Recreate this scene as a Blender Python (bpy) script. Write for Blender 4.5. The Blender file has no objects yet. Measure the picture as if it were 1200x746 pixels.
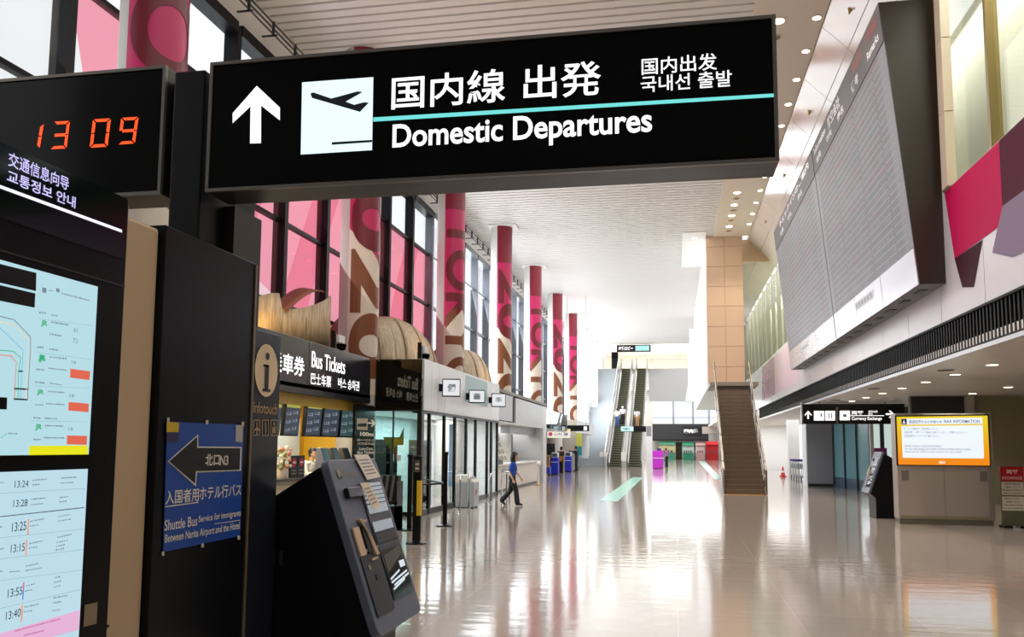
import bpy, bmesh, math, random
from mathutils import Vector, Matrix
random.seed(7)
SC = bpy.context.scene
COL = SC.collection

# ------------------------------------------------------------------ camera, world, lights, exposure
F, CX, CY, HEYE = 1000.0, 600.0, 423.0, 1.75
TH = math.atan((522 - CY) / F); ROLL = math.radians(0.35)
PSI = math.atan(193 / F * math.cos(TH))
fw = Vector((-math.sin(PSI)*math.cos(TH), math.cos(PSI)*math.cos(TH), math.sin(TH)))
rt = Vector((math.cos(PSI), math.sin(PSI), 0)); up = rt.cross(fw)
RT = math.cos(ROLL)*rt + math.sin(ROLL)*up
UP = -math.sin(ROLL)*rt + math.cos(ROLL)*up
EYE = Vector((0, 0, HEYE))
cd = bpy.data.cameras.new('camera'); cam = bpy.data.objects.new('camera', cd); COL.objects.link(cam)
m = Matrix.Identity(4)
for i in range(3):
    m[i][0] = RT[i]; m[i][1] = UP[i]; m[i][2] = -fw[i]; m[i][3] = EYE[i]
cam.matrix_world = m
cd.sensor_fit = 'HORIZONTAL'; cd.sensor_width = 36; cd.lens = 36*F/1200
cd.shift_y = (CY-373)/1200; cd.clip_end = 400
SC.camera = cam

def ray(x, y): return (x-CX)/F*RT + (CY-y)/F*UP + fw
def on(ax, v, x, y):
    d = ray(x, y); return EYE + d*((v-EYE[ax])/d[ax])
def onX(x, y, v): return on(0, v, x, y)
def onY(x, y, v): return on(1, v, x, y)
def onZ(x, y, v=0.0): return on(2, v, x, y)

w = bpy.data.worlds.new('sky'); SC.world = w; w.use_nodes = True
w.node_tree.nodes['Background'].inputs[0].default_value = (0.97, 0.98, 1.0, 1)
w.node_tree.nodes['Background'].inputs[1].default_value = 1.15
SC.view_settings.view_transform = 'Standard'; SC.view_settings.look = 'None'
SC.view_settings.exposure = 0.0; SC.view_settings.gamma = 1.0
SC.view_settings.use_curve_mapping = False

def area(name, loc, direction, sx, sy, power, color=(1, 1, 1)):
    l = bpy.data.lights.new(name, 'AREA'); l.shape = 'RECTANGLE'; l.size = sx; l.size_y = sy
    l.energy = power; l.color = color
    o = bpy.data.objects.new(name, l); COL.objects.link(o); o.location = loc
    o.rotation_euler = Vector(direction).to_track_quat('-Z', 'Y').to_euler()
    return o
def spot(name, loc, direction, power, color, angle=100, r=0.06):
    l = bpy.data.lights.new(name, 'SPOT'); l.energy = power; l.color = color
    l.spot_size = math.radians(angle); l.spot_blend = 0.6; l.shadow_soft_size = r
    o = bpy.data.objects.new(name, l); COL.objects.link(o); o.location = loc
    o.rotation_euler = Vector(direction).to_track_quat('-Z', 'Y').to_euler()
    return o
WARM = (1.0, 0.86, 0.70)
area('daylight_clear_windows', (-9.2, 47, 7.4), (1, 0, 0.22), 30, 6.6, 2200, (0.93, 0.965, 1))
area('daylight_far_windows', (-9.2, 79, 7.4), (1, 0, 0.1), 32, 6.6, 4200, (0.94, 0.97, 1))
area('daylight_near_windows', (-9.2, 17, 7.4), (1, 0, 0.8), 28, 6.6, 520, (0.95, 0.97, 1))
area('hall_ceiling_fill', (-1.6, 20, 11.9), (0, 0, -1), 6.5, 44, 1300, (0.97, 0.98, 1))  # added fill under the slats, no fixture there; brightens the near hall
area('far_ceiling_fill', (-3.0, 64, 11.9), (0, 0, -1), 9.5, 42, 1000, (1, 0.99, 0.97))  # added overhead fill without fixtures, whitens the far floor
area('end_windows_daylight', (1.0, 121, 6.4), (0, -1, 0), 12, 3.2, 700)
area('upper_floor_lamps', (-2, 104, 14.3), (0, 0, -1), 14, 26, 3000, (1, 0.98, 0.94))
area('concourse_lamps', (-2, 107, 9.5), (0, 0, -1), 10, 26, 1800)
area('far_shop_fill', (2, 119.0, 2.53), (0, -0.15, -1), 9, 1.5, 160)  # fill light added because the far counters came out dark
area('exit_hall_lamps', (7.5, 60, 3.42), (0, 0, -1), 4, 18, 380)
area('gallery_fill', (5.6, 30, 10.8), (0, 0, -1), 0.8, 60, 1300, (1, 0.98, 0.93))  # added fill behind the gallery glass, no lamp modelled there

# ------------------------------------------------------------------ materials
def hexc(h):
    h = h.lstrip('#'); c = [int(h[i:i+2], 16)/255 for i in (0, 2, 4)]
    return tuple(((v+0.055)/1.055)**2.4 if v > 0.04045 else v/12.92 for v in c) + (1,)
_M = {}
def mat(h, rough=0.5, metal=0.0, emit=0.0, spec=0.5):
    k = (h, rough, metal, emit, spec)
    if k in _M: return _M[k]
    mt = bpy.data.materials.new('mat_' + h.strip('#')); mt.use_nodes = True
    b = mt.node_tree.nodes['Principled BSDF']
    b.inputs['Base Color'].default_value = hexc(h)
    b.inputs['Roughness'].default_value = rough; b.inputs['Metallic'].default_value = metal
    b.inputs['Specular IOR Level'].default_value = spec
    if emit:
        b.inputs['Emission Color'].default_value = hexc(h); b.inputs['Emission Strength'].default_value = emit
        b.inputs['Base Color'].default_value = tuple(0.15*c for c in hexc(h)[:3]) + (1,)
    # a faint procedural unevenness of the surface gloss
    if not emit:
        nz = mt.node_tree.nodes.new('ShaderNodeTexNoise'); nz.inputs['Scale'].default_value = 6
        mr = mt.node_tree.nodes.new('ShaderNodeMapRange')
        mr.inputs['To Min'].default_value = max(0, rough-0.04); mr.inputs['To Max'].default_value = min(1, rough+0.04)
        mt.node_tree.links.new(nz.outputs['Fac'], mr.inputs['Value'])
        mt.node_tree.links.new(mr.outputs['Result'], b.inputs['Roughness'])
    _M[k] = mt
    return mt
def glow(h, s=1.0): return mat(h, 0.4, 0, s)
def glass(name, tint, mixf=0.1, rough=0.02):
    mt = bpy.data.materials.new(name); mt.use_nodes = True
    n = mt.node_tree.nodes; l = mt.node_tree.links
    n.remove(n['Principled BSDF'])
    t = n.new('ShaderNodeBsdfTransparent'); t.inputs[0].default_value = hexc(tint)
    g = n.new('ShaderNodeBsdfGlossy'); g.inputs['Roughness'].default_value = rough
    mx = n.new('ShaderNodeMixShader')
    fr = n.new('ShaderNodeLayerWeight'); fr.inputs[0].default_value = 0.5
    pw = n.new('ShaderNodeMath'); pw.operation = 'POWER'; pw.inputs[1].default_value = 5.0
    ad = n.new('ShaderNodeMath'); ad.operation = 'MULTIPLY_ADD'; ad.use_clamp = True; ad.inputs[1].default_value = 0.55; ad.inputs[2].default_value = mixf
    l.new(fr.outputs['Facing'], pw.inputs[0]); l.new(pw.outputs[0], ad.inputs[0]); l.new(ad.outputs[0], mx.inputs[0])
    l.new(t.outputs[0], mx.inputs[1]); l.new(g.outputs[0], mx.inputs[2])
    l.new(mx.outputs[0], n['Material Output'].inputs[0])
    return mt
def nodes_of(name):
    mt = bpy.data.materials.new(name); mt.use_nodes = True
    return mt, mt.node_tree.nodes, mt.node_tree.links, mt.node_tree.nodes['Principled BSDF']

def floor_mat():
    mt, n, l, b = nodes_of('polished_stone_tiles')
    tc = n.new('ShaderNodeTexCoord')
    br = n.new('ShaderNodeTexBrick'); br.offset = 0; br.squash = 1
    br.inputs['Scale'].default_value = 1; br.inputs['Brick Width'].default_value = 1.2; br.inputs['Row Height'].default_value = 1.2
    br.inputs['Mortar Size'].default_value = 0.006; br.inputs['Bias'].default_value = 0
    br.inputs['Color1'].default_value = hexc('#b1a59b'); br.inputs['Color2'].default_value = hexc('#aa9e94')
    br.inputs['Mortar'].default_value = hexc('#bbb1a8')
    l.new(tc.outputs['Object'], br.inputs['Vector'])
    sp = n.new('ShaderNodeTexNoise'); sp.inputs['Scale'].default_value = 60; sp.inputs['Detail'].default_value = 3
    l.new(tc.outputs['Object'], sp.inputs['Vector'])
    mx = n.new('ShaderNodeMix'); mx.data_type = 'RGBA'; mx.blend_type = 'MULTIPLY'; mx.inputs[0].default_value = 0.15
    l.new(br.outputs['Color'], mx.inputs[6]); l.new(sp.outputs['Color'], mx.inputs[7])
    l.new(mx.outputs[2], b.inputs['Base Color'])
    b.inputs['Roughness'].default_value = 0.09; b.inputs['IOR'].default_value = 1.62
    wv = n.new('ShaderNodeTexNoise'); wv.inputs['Scale'].default_value = 2.2; wv.inputs['Detail'].default_value = 3
    mpp = n.new('ShaderNodeMapping'); mpp.inputs['Scale'].default_value = (0.7, 2.2, 1)
    l.new(tc.outputs['Object'], mpp.inputs[0]); l.new(mpp.outputs[0], wv.inputs['Vector'])
    bp = n.new('ShaderNodeBump'); bp.inputs['Strength'].default_value = 0.16; bp.inputs['Distance'].default_value = 0.02
    l.new(wv.outputs['Fac'], bp.inputs['Height']); l.new(bp.outputs['Normal'], b.inputs['Normal'])
    return mt
def wood_mat(dark='#937c5c', light='#c6b190'):
    mt, n, l, b = nodes_of('pale_curved_wood')
    tc = n.new('ShaderNodeTexCoord'); mp = n.new('ShaderNodeMapping'); mp.inputs['Scale'].default_value = (6, 6, 0.7)
    nz = n.new('ShaderNodeTexNoise'); nz.inputs['Scale'].default_value = 3; nz.inputs['Detail'].default_value = 6
    cr = n.new('ShaderNodeValToRGB'); cr.color_ramp.elements[0].color = hexc(dark); cr.color_ramp.elements[1].color = hexc(light)
    cr.color_ramp.elements[0].position = 0.3; cr.color_ramp.elements[1].position = 0.7
    l.new(tc.outputs['Object'], mp.inputs[0]); l.new(mp.outputs[0], nz.inputs['Vector'])
    l.new(nz.outputs['Fac'], cr.inputs[0]); l.new(cr.outputs[0], b.inputs['Base Color']); b.inputs['Roughness'].default_value = 0.5
    return mt
def film_mat():
    # printed translucent film: broad diagonal bands of two pinks, clear white before the first diagonal
    mt = bpy.data.materials.new('pink_window_film'); mt.use_nodes = True
    n = mt.node_tree.nodes; l = mt.node_tree.links; n.remove(n['Principled BSDF'])
    tc = n.new('ShaderNodeTexCoord'); sx = n.new('ShaderNodeSeparateXYZ'); l.new(tc.outputs['Object'], sx.inputs[0])
    def lin(a, c):
        k = n.new('ShaderNodeMath'); k.operation = 'MULTIPLY_ADD'; k.inputs[1].default_value = a
        l.new(sx.outputs['Z'], k.inputs[0]); l.new(sx.outputs['Y'], k.inputs[2])
        return k
    def gt(src, v):
        k = n.new('ShaderNodeMath'); k.operation = 'GREATER_THAN'; k.inputs[1].default_value = v; l.new(src, k.inputs[0]); return k
    d = lin(0.33, 0)
    wht = gt(d.outputs[0], 14.46)
    d2 = lin(-0.55, 0)
    md = n.new('ShaderNodeMath'); md.operation = 'PINGPONG'; md.inputs[1].default_value = 1.9; l.new(d2.outputs[0], md.inputs[0])
    band = gt(md.outputs[0], 1.15)
    lo = n.new('ShaderNodeMath'); lo.operation = 'LESS_THAN'; lo.inputs[1].default_value = 5.6
    d3 = lin(0, 0); 
    d4 = n.new('ShaderNodeMath'); d4.operation = 'MULTIPLY_ADD'; d4.inputs[1].default_value = 0.28
    l.new(sx.outputs['Y'], d4.inputs[0]); l.new(sx.outputs['Z'], d4.inputs[2])
    lo.inputs[1].default_value = 10.6; l.new(d4.outputs[0], lo.inputs[0])
    m1 = n.new('ShaderNodeMix'); m1.data_type = 'RGBA'; m1.inputs[6].default_value = hexc('#f3a0ae'); m1.inputs[7].default_value = hexc('#ee8598')
    l.new(band.outputs[0], m1.inputs[0])
    m2 = n.new('ShaderNodeMix'); m2.data_type = 'RGBA'; m2.inputs[7].default_value = hexc('#f7cdd3')
    l.new(lo.outputs[0], m2.inputs[0]); l.new(m1.outputs[2], m2.inputs[6])
    m3 = n.new('ShaderNodeMix'); m3.data_type = 'RGBA'; m3.inputs[6].default_value = hexc('#f2f1ee')
    l.new(wht.outputs[0], m3.inputs[0]); l.new(m2.outputs[2], m3.inputs[7])
    t = n.new('ShaderNodeBsdfTransparent'); l.new(m3.outputs[2], t.inputs[0])
    g = n.new('ShaderNodeBsdfDiffuse'); l.new(m3.outputs[2], g.inputs[0])
    mx = n.new('ShaderNodeMixShader'); mx.inputs[0].default_value = 0.12
    l.new(t.outputs[0], mx.inputs[1]); l.new(g.outputs[0], mx.inputs[2]); l.new(mx.outputs[0], n['Material Output'].inputs[0])
    return mt

BLACK = mat('#0b0b0d', 0.35, 0, 0, 0.25); BLACKG = mat('#050506', 0.12, 0, 0, 0.15); DARK = mat('#1b1c1f', 0.4); CHAR = mat('#2a2b2e', 0.45)
STEEL = mat('#b9bbbd', 0.3, 1.0); CHROME = mat('#d5d6d8', 0.12, 1.0); WHITE = mat('#eeeeec', 0.45); WHITEG = mat('#ece9e8', 0.14)
GREY = mat('#8a8d92', 0.5); LGREY = mat('#c4c6c9', 0.45); CREAM = mat('#cdb899', 0.6)
GLASS = glass('clear_glass', '#f4f8f8', 0.03); TEALG = glass('teal_glass', '#c3dcd9', 0.10); PANE = glass('window_pane', '#fbfdff', 0.0)
WOOD = wood_mat(); DWOOD = mat('#7d4226', 0.5)
LETTER = glow('#ffffff', 1.25)

# ------------------------------------------------------------------ mesh helpers
_T = {}
def text_geo(s, bold=0.0):
    k = (s, bold)
    if k not in _T:
        cu = bpy.data.curves.new('t', 'FONT'); cu.body = s; cu.size = 1; cu.resolution_u = 10 if bold > 0.03 else 4; cu.offset = bold
        o = bpy.data.objects.new('t', cu); me = o.to_mesh()
        vs = [v.co.copy() for v in me.vertices]; fs = [tuple(p.vertices) for p in me.polygons]
        o.to_mesh_clear(); bpy.data.objects.remove(o); bpy.data.curves.remove(cu)
        xs = [v.x for v in vs] or [0, 1]; ys = [v.y for v in vs] or [0, 1]
        _T[k] = (vs, fs, min(xs), max(xs), min(ys), max(ys))
    return _T[k]

class MB:
    def __init__(s): s.b = bmesh.new(); s.mi = 0
    def _f(s, vs):
        try:
            f = s.b.faces.new(vs); f.material_index = s.mi; return f
        except ValueError: return None
    def box(s, x0, x1, y0, y1, z0, z1):
        return s.hexa([(x0,y0,z0),(x1,y0,z0),(x1,y1,z0),(x0,y1,z0)], [(x0,y0,z1),(x1,y0,z1),(x1,y1,z1),(x0,y1,z1)])
    def hexa(s, a, b):
        A = [s.b.verts.new(p) for p in a]; B = [s.b.verts.new(p) for p in b]; n = len(A)
        s._f(A[::-1]); s._f(B)
        for i in range(n): s._f([A[i], A[(i+1)%n], B[(i+1)%n], B[i]])
        return s
    def prism(s, pts, vec):
        vec = Vector(vec); return s.hexa([Vector(p) for p in pts], [Vector(p)+vec for p in pts])
    def poly(s, pts): s._f([s.b.verts.new(p) for p in pts]); return s
    def tube(s, pts, r, seg=8, caps=True):
        pts = [Vector(p) for p in pts]; rs = r if isinstance(r, (list, tuple)) else [r]*len(pts)
        rings = []; prev = None
        for i, p in enumerate(pts):
            t = (pts[min(i+1, len(pts)-1)] - pts[max(i-1, 0)]).normalized()
            a = prev if prev is not None else (Vector((0,0,1)) if abs(t.z) < 0.9 else Vector((1,0,0)))
            u = (a - t*a.dot(t)); u = u.normalized() if u.length > 1e-6 else t.orthogonal().normalized()
            v = t.cross(u); prev = u
            rings.append([s.b.verts.new(p + rs[i]*(math.cos(2*math.pi*k/seg)*u + math.sin(2*math.pi*k/seg)*v)) for k in range(seg)])
        for A, B in zip(rings, rings[1:]):
            for k in range(seg): s._f([A[k], A[(k+1)%seg], B[(k+1)%seg], B[k]])
        if caps: s._f(rings[0][::-1]); s._f(rings[-1])
        return s
    def lathe(s, c, prof, seg=24):
        c = Vector(c); rings = []
        for r, z in prof:
            rings.append([s.b.verts.new(c + Vector((r*math.cos(2*math.pi*k/seg), r*math.sin(2*math.pi*k/seg), z))) for k in range(seg)])
        for A, B in zip(rings, rings[1:]):
            for k in range(seg): s._f([A[k], A[(k+1)%seg], B[(k+1)%seg], B[k]])
        s._f(rings[0][::-1]); s._f(rings[-1]); return s
    def ball(s, c, r, seg=12):
        r = Vector(r) if isinstance(r, (tuple, list, Vector)) else Vector((r, r, r))
        g = bmesh.ops.create_uvsphere(s.b, u_segments=seg, v_segments=max(6, seg*2//3), radius=1)
        for v in g['verts']: v.co = Vector((v.co.x*r.x, v.co.y*r.y, v.co.z*r.z)) + Vector(c)
        return s
    def sheet(s, rows):
        R = [[s.b.verts.new(p) for p in row] for row in rows]
        for A, B in zip(R, R[1:]):
            for k in range(len(A)-1): s._f([A[k], A[k+1], B[k+1], B[k]])
        return s
    def text(s, t, o, u, v, width=None, height=None, bold=0.006, base=False):
        """lettering filling the box that starts at o (lower left) and runs along u and v"""
        vs, fs, x0, x1, y0, y1 = text_geo(t, bold)
        o, u, v = Vector(o), Vector(u).normalized(), Vector(v).normalized()
        if base: y0 = 0
        sy = height/max(1e-6, y1-y0) if height else None
        sx = width/max(1e-6, x1-x0) if width else sy
        if sy is None: sy = sx
        V = [s.b.verts.new(o + u*((p.x-x0)*sx) + v*((p.y-y0)*sy)) for p in vs]
        for f in fs: s._f([V[i] for i in f])
        return s
    def build(s, name, mats, parent=None, local=False, smooth=False, bevel=0, solid=0):
        bm = s.b
        bmesh.ops.remove_doubles(bm, verts=bm.verts, dist=1e-6) if smooth else None
        bmesh.ops.recalc_face_normals(bm, faces=bm.faces)
        if parent is not None and not local:
            off = Vector(parent.location)
            pp = parent.parent
            while pp is not None: off += Vector(pp.location); pp = pp.parent
            for v_ in bm.verts: v_.co -= off
        me = bpy.data.meshes.new(name); bm.to_mesh(me); bm.free()
        for x in (mats if isinstance(mats, (list, tuple)) else [mats]): me.materials.append(x)
        o = bpy.data.objects.new(name, me); COL.objects.link(o)
        if parent is not None: o.parent = parent
        if smooth:
            for p in me.polygons: p.use_smooth = True
            me.set_sharp_from_angle(angle=math.radians(40))
        if bevel:
            md = o.modifiers.new('bevel', 'BEVEL'); md.width = bevel; md.segments = 2; md.limit_method = 'ANGLE'
        if solid:
            md = o.modifiers.new('solid', 'SOLIDIFY'); md.thickness = solid; md.offset = 0
        return o

def tag(o, label, cat, group=None, kind=None):
    o['label'] = label; o['category'] = cat
    if group: o['group'] = group
    if kind: o['kind'] = kind
    return o
def thing(name, label, cat, loc=(0, 0, 0), rz=0, group=None):
    o = bpy.data.objects.new(name, None); COL.objects.link(o); o.location = loc; o.rotation_euler = (0, 0, rz)
    return tag(o, label, cat, group)
def st(o, label=None, cat='structure'):
    o['kind'] = 'structure'
    if label: o['label'] = label; o['category'] = cat
    return o
def copy_tree(o, loc=None, rz=None, label=None, parent=None):
    c = o.copy(); COL.objects.link(c)
    if parent is not None: c.parent = parent
    if loc is not None: c.location = loc
    if rz is not None: c.rotation_euler = (0, 0, rz)
    if label: c['label'] = label
    for ch in list(o.children): copy_tree(ch, parent=c)
    return c
def lab(o, label): o['label'] = label; return o

# lettering / marks read off in the photograph's frame, laid on a plane that really stands there
def ytext(mb, s, Y, xl, yb, xr, yt, bold=0.012, base=False):
    L = onY(xl, yb, Y); R = onY(xr, yb, Y); T = onY(xl, yt, Y)
    return mb.text(s, L, (1,0,0), (0,0,1), R.x-L.x, T.z-L.z, bold, base)
def xtext(mb, s, X, xl, yb, xr, yt, bold=0.012, base=False):
    """(xl,yb) lower left, yt the top at the left end; a plane x = X facing +x"""
    L = onX(xl, yb, X); R = onX(xr, yb, X); T = onX(xl, yt, X)
    return mb.text(s, L, (0,1,0), (0,0,1), R.y-L.y, T.z-L.z, bold, base)

# ------------------------------------------------------------------ the hall: floor, ceiling, walls
CZ = 12.0
st(MB().box(-13, 14, -6, 125, -0.2, 0).build('floor', floor_mat()), 'polished beige stone tile floor of the terminal hall', 'floor')
b = MB().box(-10, 1.92, -6, 86, CZ+0.08, CZ+0.2)
y = -5.9
while y < 86: b.box(-10, 1.92, y, y+0.27, CZ, CZ+0.05); y += 0.36
st(b.build('ceiling', mat('#dcd8d4', 0.5)), 'white ceiling of narrow cross slats over the hall', 'ceiling')
# flat white strip with downlights, then the glossy slope down to the gallery windows
st(MB().box(1.92, 3.6, -6, 42, CZ-0.05, CZ+0.2).build('ceiling_strip', mat('#dccfc1', 0.35)), 'smooth white ceiling strip with downlights beside the slats', 'ceiling')
b = MB()
y = -6
while y < 66:
    b.prism([(3.6, y+0.01, CZ), (4.2, y+0.01, 11.38), (4.2, y+2.99, 11.38), (3.6, y+2.99, CZ)], (0.1, 0, 0.1))
    b.prism([(4.22, y+0.01, 11.36), (4.95, y+0.01, 10.6), (4.95, y+2.99, 10.6), (4.22, y+2.99, 11.36)], (0.1, 0, 0.1)); y += 3
b.box(3.6, 5.2, 42, 66, CZ, CZ+0.1)
st(b.build('ceiling_slope', mat('#d6cabf', 0.07)), 'glossy white sloping ceiling panels above the gallery windows', 'ceiling')
st(MB().box(0.42, 1.55, 41, 49, CZ-0.04, CZ-0.01).build('ceiling_panel', mat('#f0efec', 0.4)), 'short white ceiling panel beside the stone wall', 'ceiling')
st(MB().box(-13, 14, -6.2, -6, 0, 13).build('wall_back_blocker', mat('#8d8a86', 0.6)))  # unseen wall added to keep sky light from flooding in behind the camera
# level-three ceiling and the end wall
st(MB().box(-13, 9, 86, 125, 14.5, 14.7).build('ceiling_upper', mat('#f4f2ee', 0.5)))
st(MB().box(-13, 9, 86, 86.3, 12.0, 14.5).build('wall_upper_front', mat('#f0efec', 0.5)))
# right wall: white panels above the louvre band
b = MB(); b.box(4.93, 5.05, -6, 66, 4.05, 6.43)
y = -6
while y < 66: b.box(4.9, 4.935, y+0.012, y+2.288, 4.07, 6.43); y += 2.3
st(b.build('wall_right', mat('#d0cdd2', 0.18)), 'glossy white panel wall under the gallery windows', 'wall')
g = MB().poly([(4.895, 16.5, 6.42), (4.895, 13.79, 6.42), (4.895, 13.79, 5.13), (4.895, 16.1, 5.1)]).build('trim_1', mat('#b8124f', 0.6, 0, 0, 0.08)); st(g, 'magenta print on the white wall right of the flight board', 'wall print')
g = MB().poly([(4.894, 13.78, 6.42), (4.894, 8, 6.42), (4.894, 8, 5.4), (4.894, 13.78, 5.4)]).build('trim_2', mat('#4d0d28', 0.6, 0, 0, 0.08)); st(g, 'dark maroon print at the right edge of the white wall', 'wall print')
g = MB().poly([(4.894, 13.78, 5.4), (4.894, 8, 5.4), (4.894, 8, 4.35), (4.894, 13.5, 4.55), (4.894, 14.3, 4.8)]).build('trim_3', mat('#7f6c86', 0.5, 0, 0, 0.15)); st(g, 'lilac painted reflection below the maroon print on the white wall', 'wall print')  # lilac polygon paints the reflection that fades the foot of the maroon
g = MB().poly([(4.894, 16.1, 5.1), (4.894, 14.69, 5.1), (4.894, 15.2, 4.42), (4.894, 15.76, 4.52)]).build('trim_4', mat('#3c0f24', 0.6, 0, 0, 0.08)); st(g, 'small dark maroon tip below the magenta print', 'wall print')
g = MB().poly([(4.894, 50.6, 6.3), (4.894, 44.3, 6.3), (4.894, 44.3, 4.4), (4.894, 51, 4.4)]).build('trim_5', mat('#a5547c', 0.25)); st(g, 'mauve print at the far end of the white wall', 'wall print')
g = MB().poly([(4.893, 44.3, 6.3), (4.893, 36, 6.3), (4.893, 36, 4.4), (4.893, 44.3, 4.4)]).build('trim_6', mat('#d9b9c8', 0.25)); st(g, 'pale pink print at the far end of the white wall', 'wall print')
# louvre band and soffit
b = MB(); b.box(5.0, 5.05, -6, 53, 3.45, 4.05); b.box(4.86, 5.05, -6, 53, 4.02, 4.06); b.box(4.9, 5.05, -6, 53, 3.42, 3.47)
y = -6
while y < 53: b.box(4.9, 5.0, y, y+0.06, 3.47, 4.02); y += 0.16
st(b.build('trim_7', mat('#09090a', 0.6, 0, 0, 0.2)), 'long black louvre band along the foot of the white wall', 'louvre band')
b = MB(); b.box(4.88, 4.91, -6, 53, 3.36, 3.43)
st(b.build('trim_8', mat('#b9bbbf', 0.3)), 'bright metal edge strip under the black louvre band', 'edge strip')
st(MB().box(4.91, 13.5, -6, 38, 3.45, 3.6).box(4.91, 9.2, 38, 75, 3.45, 3.6).build('ceiling_lower', mat('#d6cfc6', 0.4)), 'low ceiling over the passage on the right', 'ceiling')
# gallery windows over the white wall
b = MB(); b.box(6.2, 6.3, -6, 66, 6.43, 11)
st(b.build('wall_gallery', mat('#eceddc', 0.6)))
st(MB().box(4.95, 6.3, -6, 66, 6.38, 6.43).build('floor_gallery', mat('#b5b49c', 0.6)))
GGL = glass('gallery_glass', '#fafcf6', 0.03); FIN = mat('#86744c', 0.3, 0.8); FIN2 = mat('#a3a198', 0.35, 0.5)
for i, y in enumerate([4.64+2.38*k for k in range(26)]):
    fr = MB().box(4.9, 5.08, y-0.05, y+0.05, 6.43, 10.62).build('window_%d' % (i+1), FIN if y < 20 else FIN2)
    st(fr, 'gallery window bay with a metal fin above the white wall', 'window')
    fr['group'] = 'gallery window bays'
    MB().box(5.02, 5.04, y+0.07, y+2.31, 6.43, 10.62).build('pane', GGL, fr)
b = MB()
for z in (6.43, 7.82, 9.21): b.box(4.84, 5.0, 16.12, 16.45, z+0.012, z+1.38)
for z in (7.815, 9.205): b.box(4.845, 4.86, 16.12, 16.45, z, z+0.012)
st(b.build('wall_pier', mat('#d8c8b4', 0.3)), 'cream tiled pier behind the near end of the flight board', 'pier')

# stone wall behind the stairs
b = MB(); b.box(1.55, 3.28, 42.05, 42.3, 4.6, CZ)
for i in range(2):
    for k in range(8):
        z = 4.6 + k*0.98
        if z < CZ: b.box(1.56+i*0.86, 1.56+i*0.86+0.845, 42.0, 42.06, z+0.008, min(z+0.972, CZ))
st(b.build('wall_stone', mat('#c7a78c', 0.4)), 'tall beige stone wall above the brown stairs', 'wall')
b = MB(); b.box(1.52, 3.25, 42.3, 68, 4.6, CZ)
st(b.build('wall_stair_core', mat('#f2f1ef', 0.4)))
st(MB().box(1.5, 3.6, 38.9, 42.3, 4.45, 4.62).build('floor_landing', mat('#8b8176', 0.5)))
st(MB().box(3.28, 4.9, 43.0, 43.3, 10.9, CZ).build('beam_stone', mat('#c7a78c', 0.4)))

# left: upper wall over the window heads, closing wall
st(MB().box(-9.75, -9.5, -6, 100, 10.85, CZ+0.1).build('wall_left_upper', mat('#e9e6e3', 0.5)))
st(MB().box(-13, -12.8, -6, 125, 0, 3.9).build('wall_left', mat('#d9d6d0', 0.6)))
st(MB().box(-12.8, -9.3, -6, 100, 3.8, 3.9).build('roof_shops_back', mat('#8d8a85', 0.6)))
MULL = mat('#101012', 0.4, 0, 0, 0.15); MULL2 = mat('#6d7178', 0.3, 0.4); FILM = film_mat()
mulls = [3.7+2.56*k for k in range(36)]
for i, y in enumerate(mulls):
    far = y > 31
    b = MB()
    b.box(-9.62, -9.3, y-0.09, y+0.09, 3.9, 10.85)
    for z in (5.15, 7.2, 9.2): b.box(-9.56, -9.42, y+0.09, y+2.47, z-0.045, z+0.045)
    b.box(-9.62, -9.28, y+0.09, y+2.47, 10.7, 10.95)
    b.box(-9.62, -9.3, y+0.09, y+2.47, 3.86, 3.96)
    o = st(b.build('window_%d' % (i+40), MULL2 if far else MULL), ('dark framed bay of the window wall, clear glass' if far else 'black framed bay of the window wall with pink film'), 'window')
    o['group'] = 'clear window bays' if far else 'pink window bays'
    MB().box(-9.5, -9.49, y+0.09, y+2.47, 3.96, 10.7).build('pane', PANE, o)
    if not far:
        MB().poly([(-9.48, y+0.09, 3.96), (-9.48, y+2.47, 3.96), (-9.48, y+2.47, 9.2), (-9.48, y+0.09, 9.2)]).build('film', FILM, o)
# cable ladder under the window head
b = MB()
for dz in (0, 0.13, 0.26): b.tube([(-9.0, 2, 11.15+dz), (-9.0, 66, 11.15+dz)], 0.022, 6)
y = 2.5
while y < 66:
    b.box(-9.28, -8.9, y-0.02, y+0.02, 11.1, 11.13); b.box(-9.03, -8.97, y-0.02, y+0.02, 11.1, 11.45); y += 1.15
tag(b.build('lighting_track', mat('#3a3a3c', 0.4, 0.3)), 'thin triple rail track along the top of the window wall', 'rail')

# far end: upper floor, end wall with windows
st(MB().box(-13, 9, 91.6, 123, 9.6, 10.0).build('floor_upper', mat('#e8e4dc', 0.5)))
b = MB(); b.box(-2.75, 3.2, 91.45, 91.6, 6.5, 10.0)
for x in (-0.75, 1.2): b.box(x-0.01, x+0.01, 91.44, 91.6, 6.5, 10)
b.box(-13, -6.0, 91.45, 91.6, 6.5, 10.0); b.box(3.2, 9, 91.45, 91.6, 6.5, 10)
st(b.build('wall_bridge', mat('#cfcfcf', 0.35)), 'pale grey panel front of the upper floor beside the escalators', 'wall')
b = MB(); b.box(-13, 14, 122, 122.3, 0, 4.86); b.box(-13, -3.2, 122, 122.3, 4.86, 8.1); b.box(7.0, 14, 122, 122.3, 4.86, 8.1); b.box(-13, 14, 122, 122.3, 8.1, 15)
st(b.build('wall_end', mat('#efece6', 0.5)))
o = st(MB().box(-0.45, -0.19, 121.9, 122.2, 4.86, 8.1).box(2.25, 2.5, 121.9, 122.2, 4.86, 8.1).box(4.4, 4.7, 121.9, 122.2, 4.86, 8.1).box(-3.2, 7, 121.9, 122.2, 4.86, 4.95).box(-3.2, 7, 121.6, 121.7, 5.75, 5.85).build('window_90', mat('#a7abb3', 0.4)), 'bright end windows above the far shops', 'window')
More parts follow.
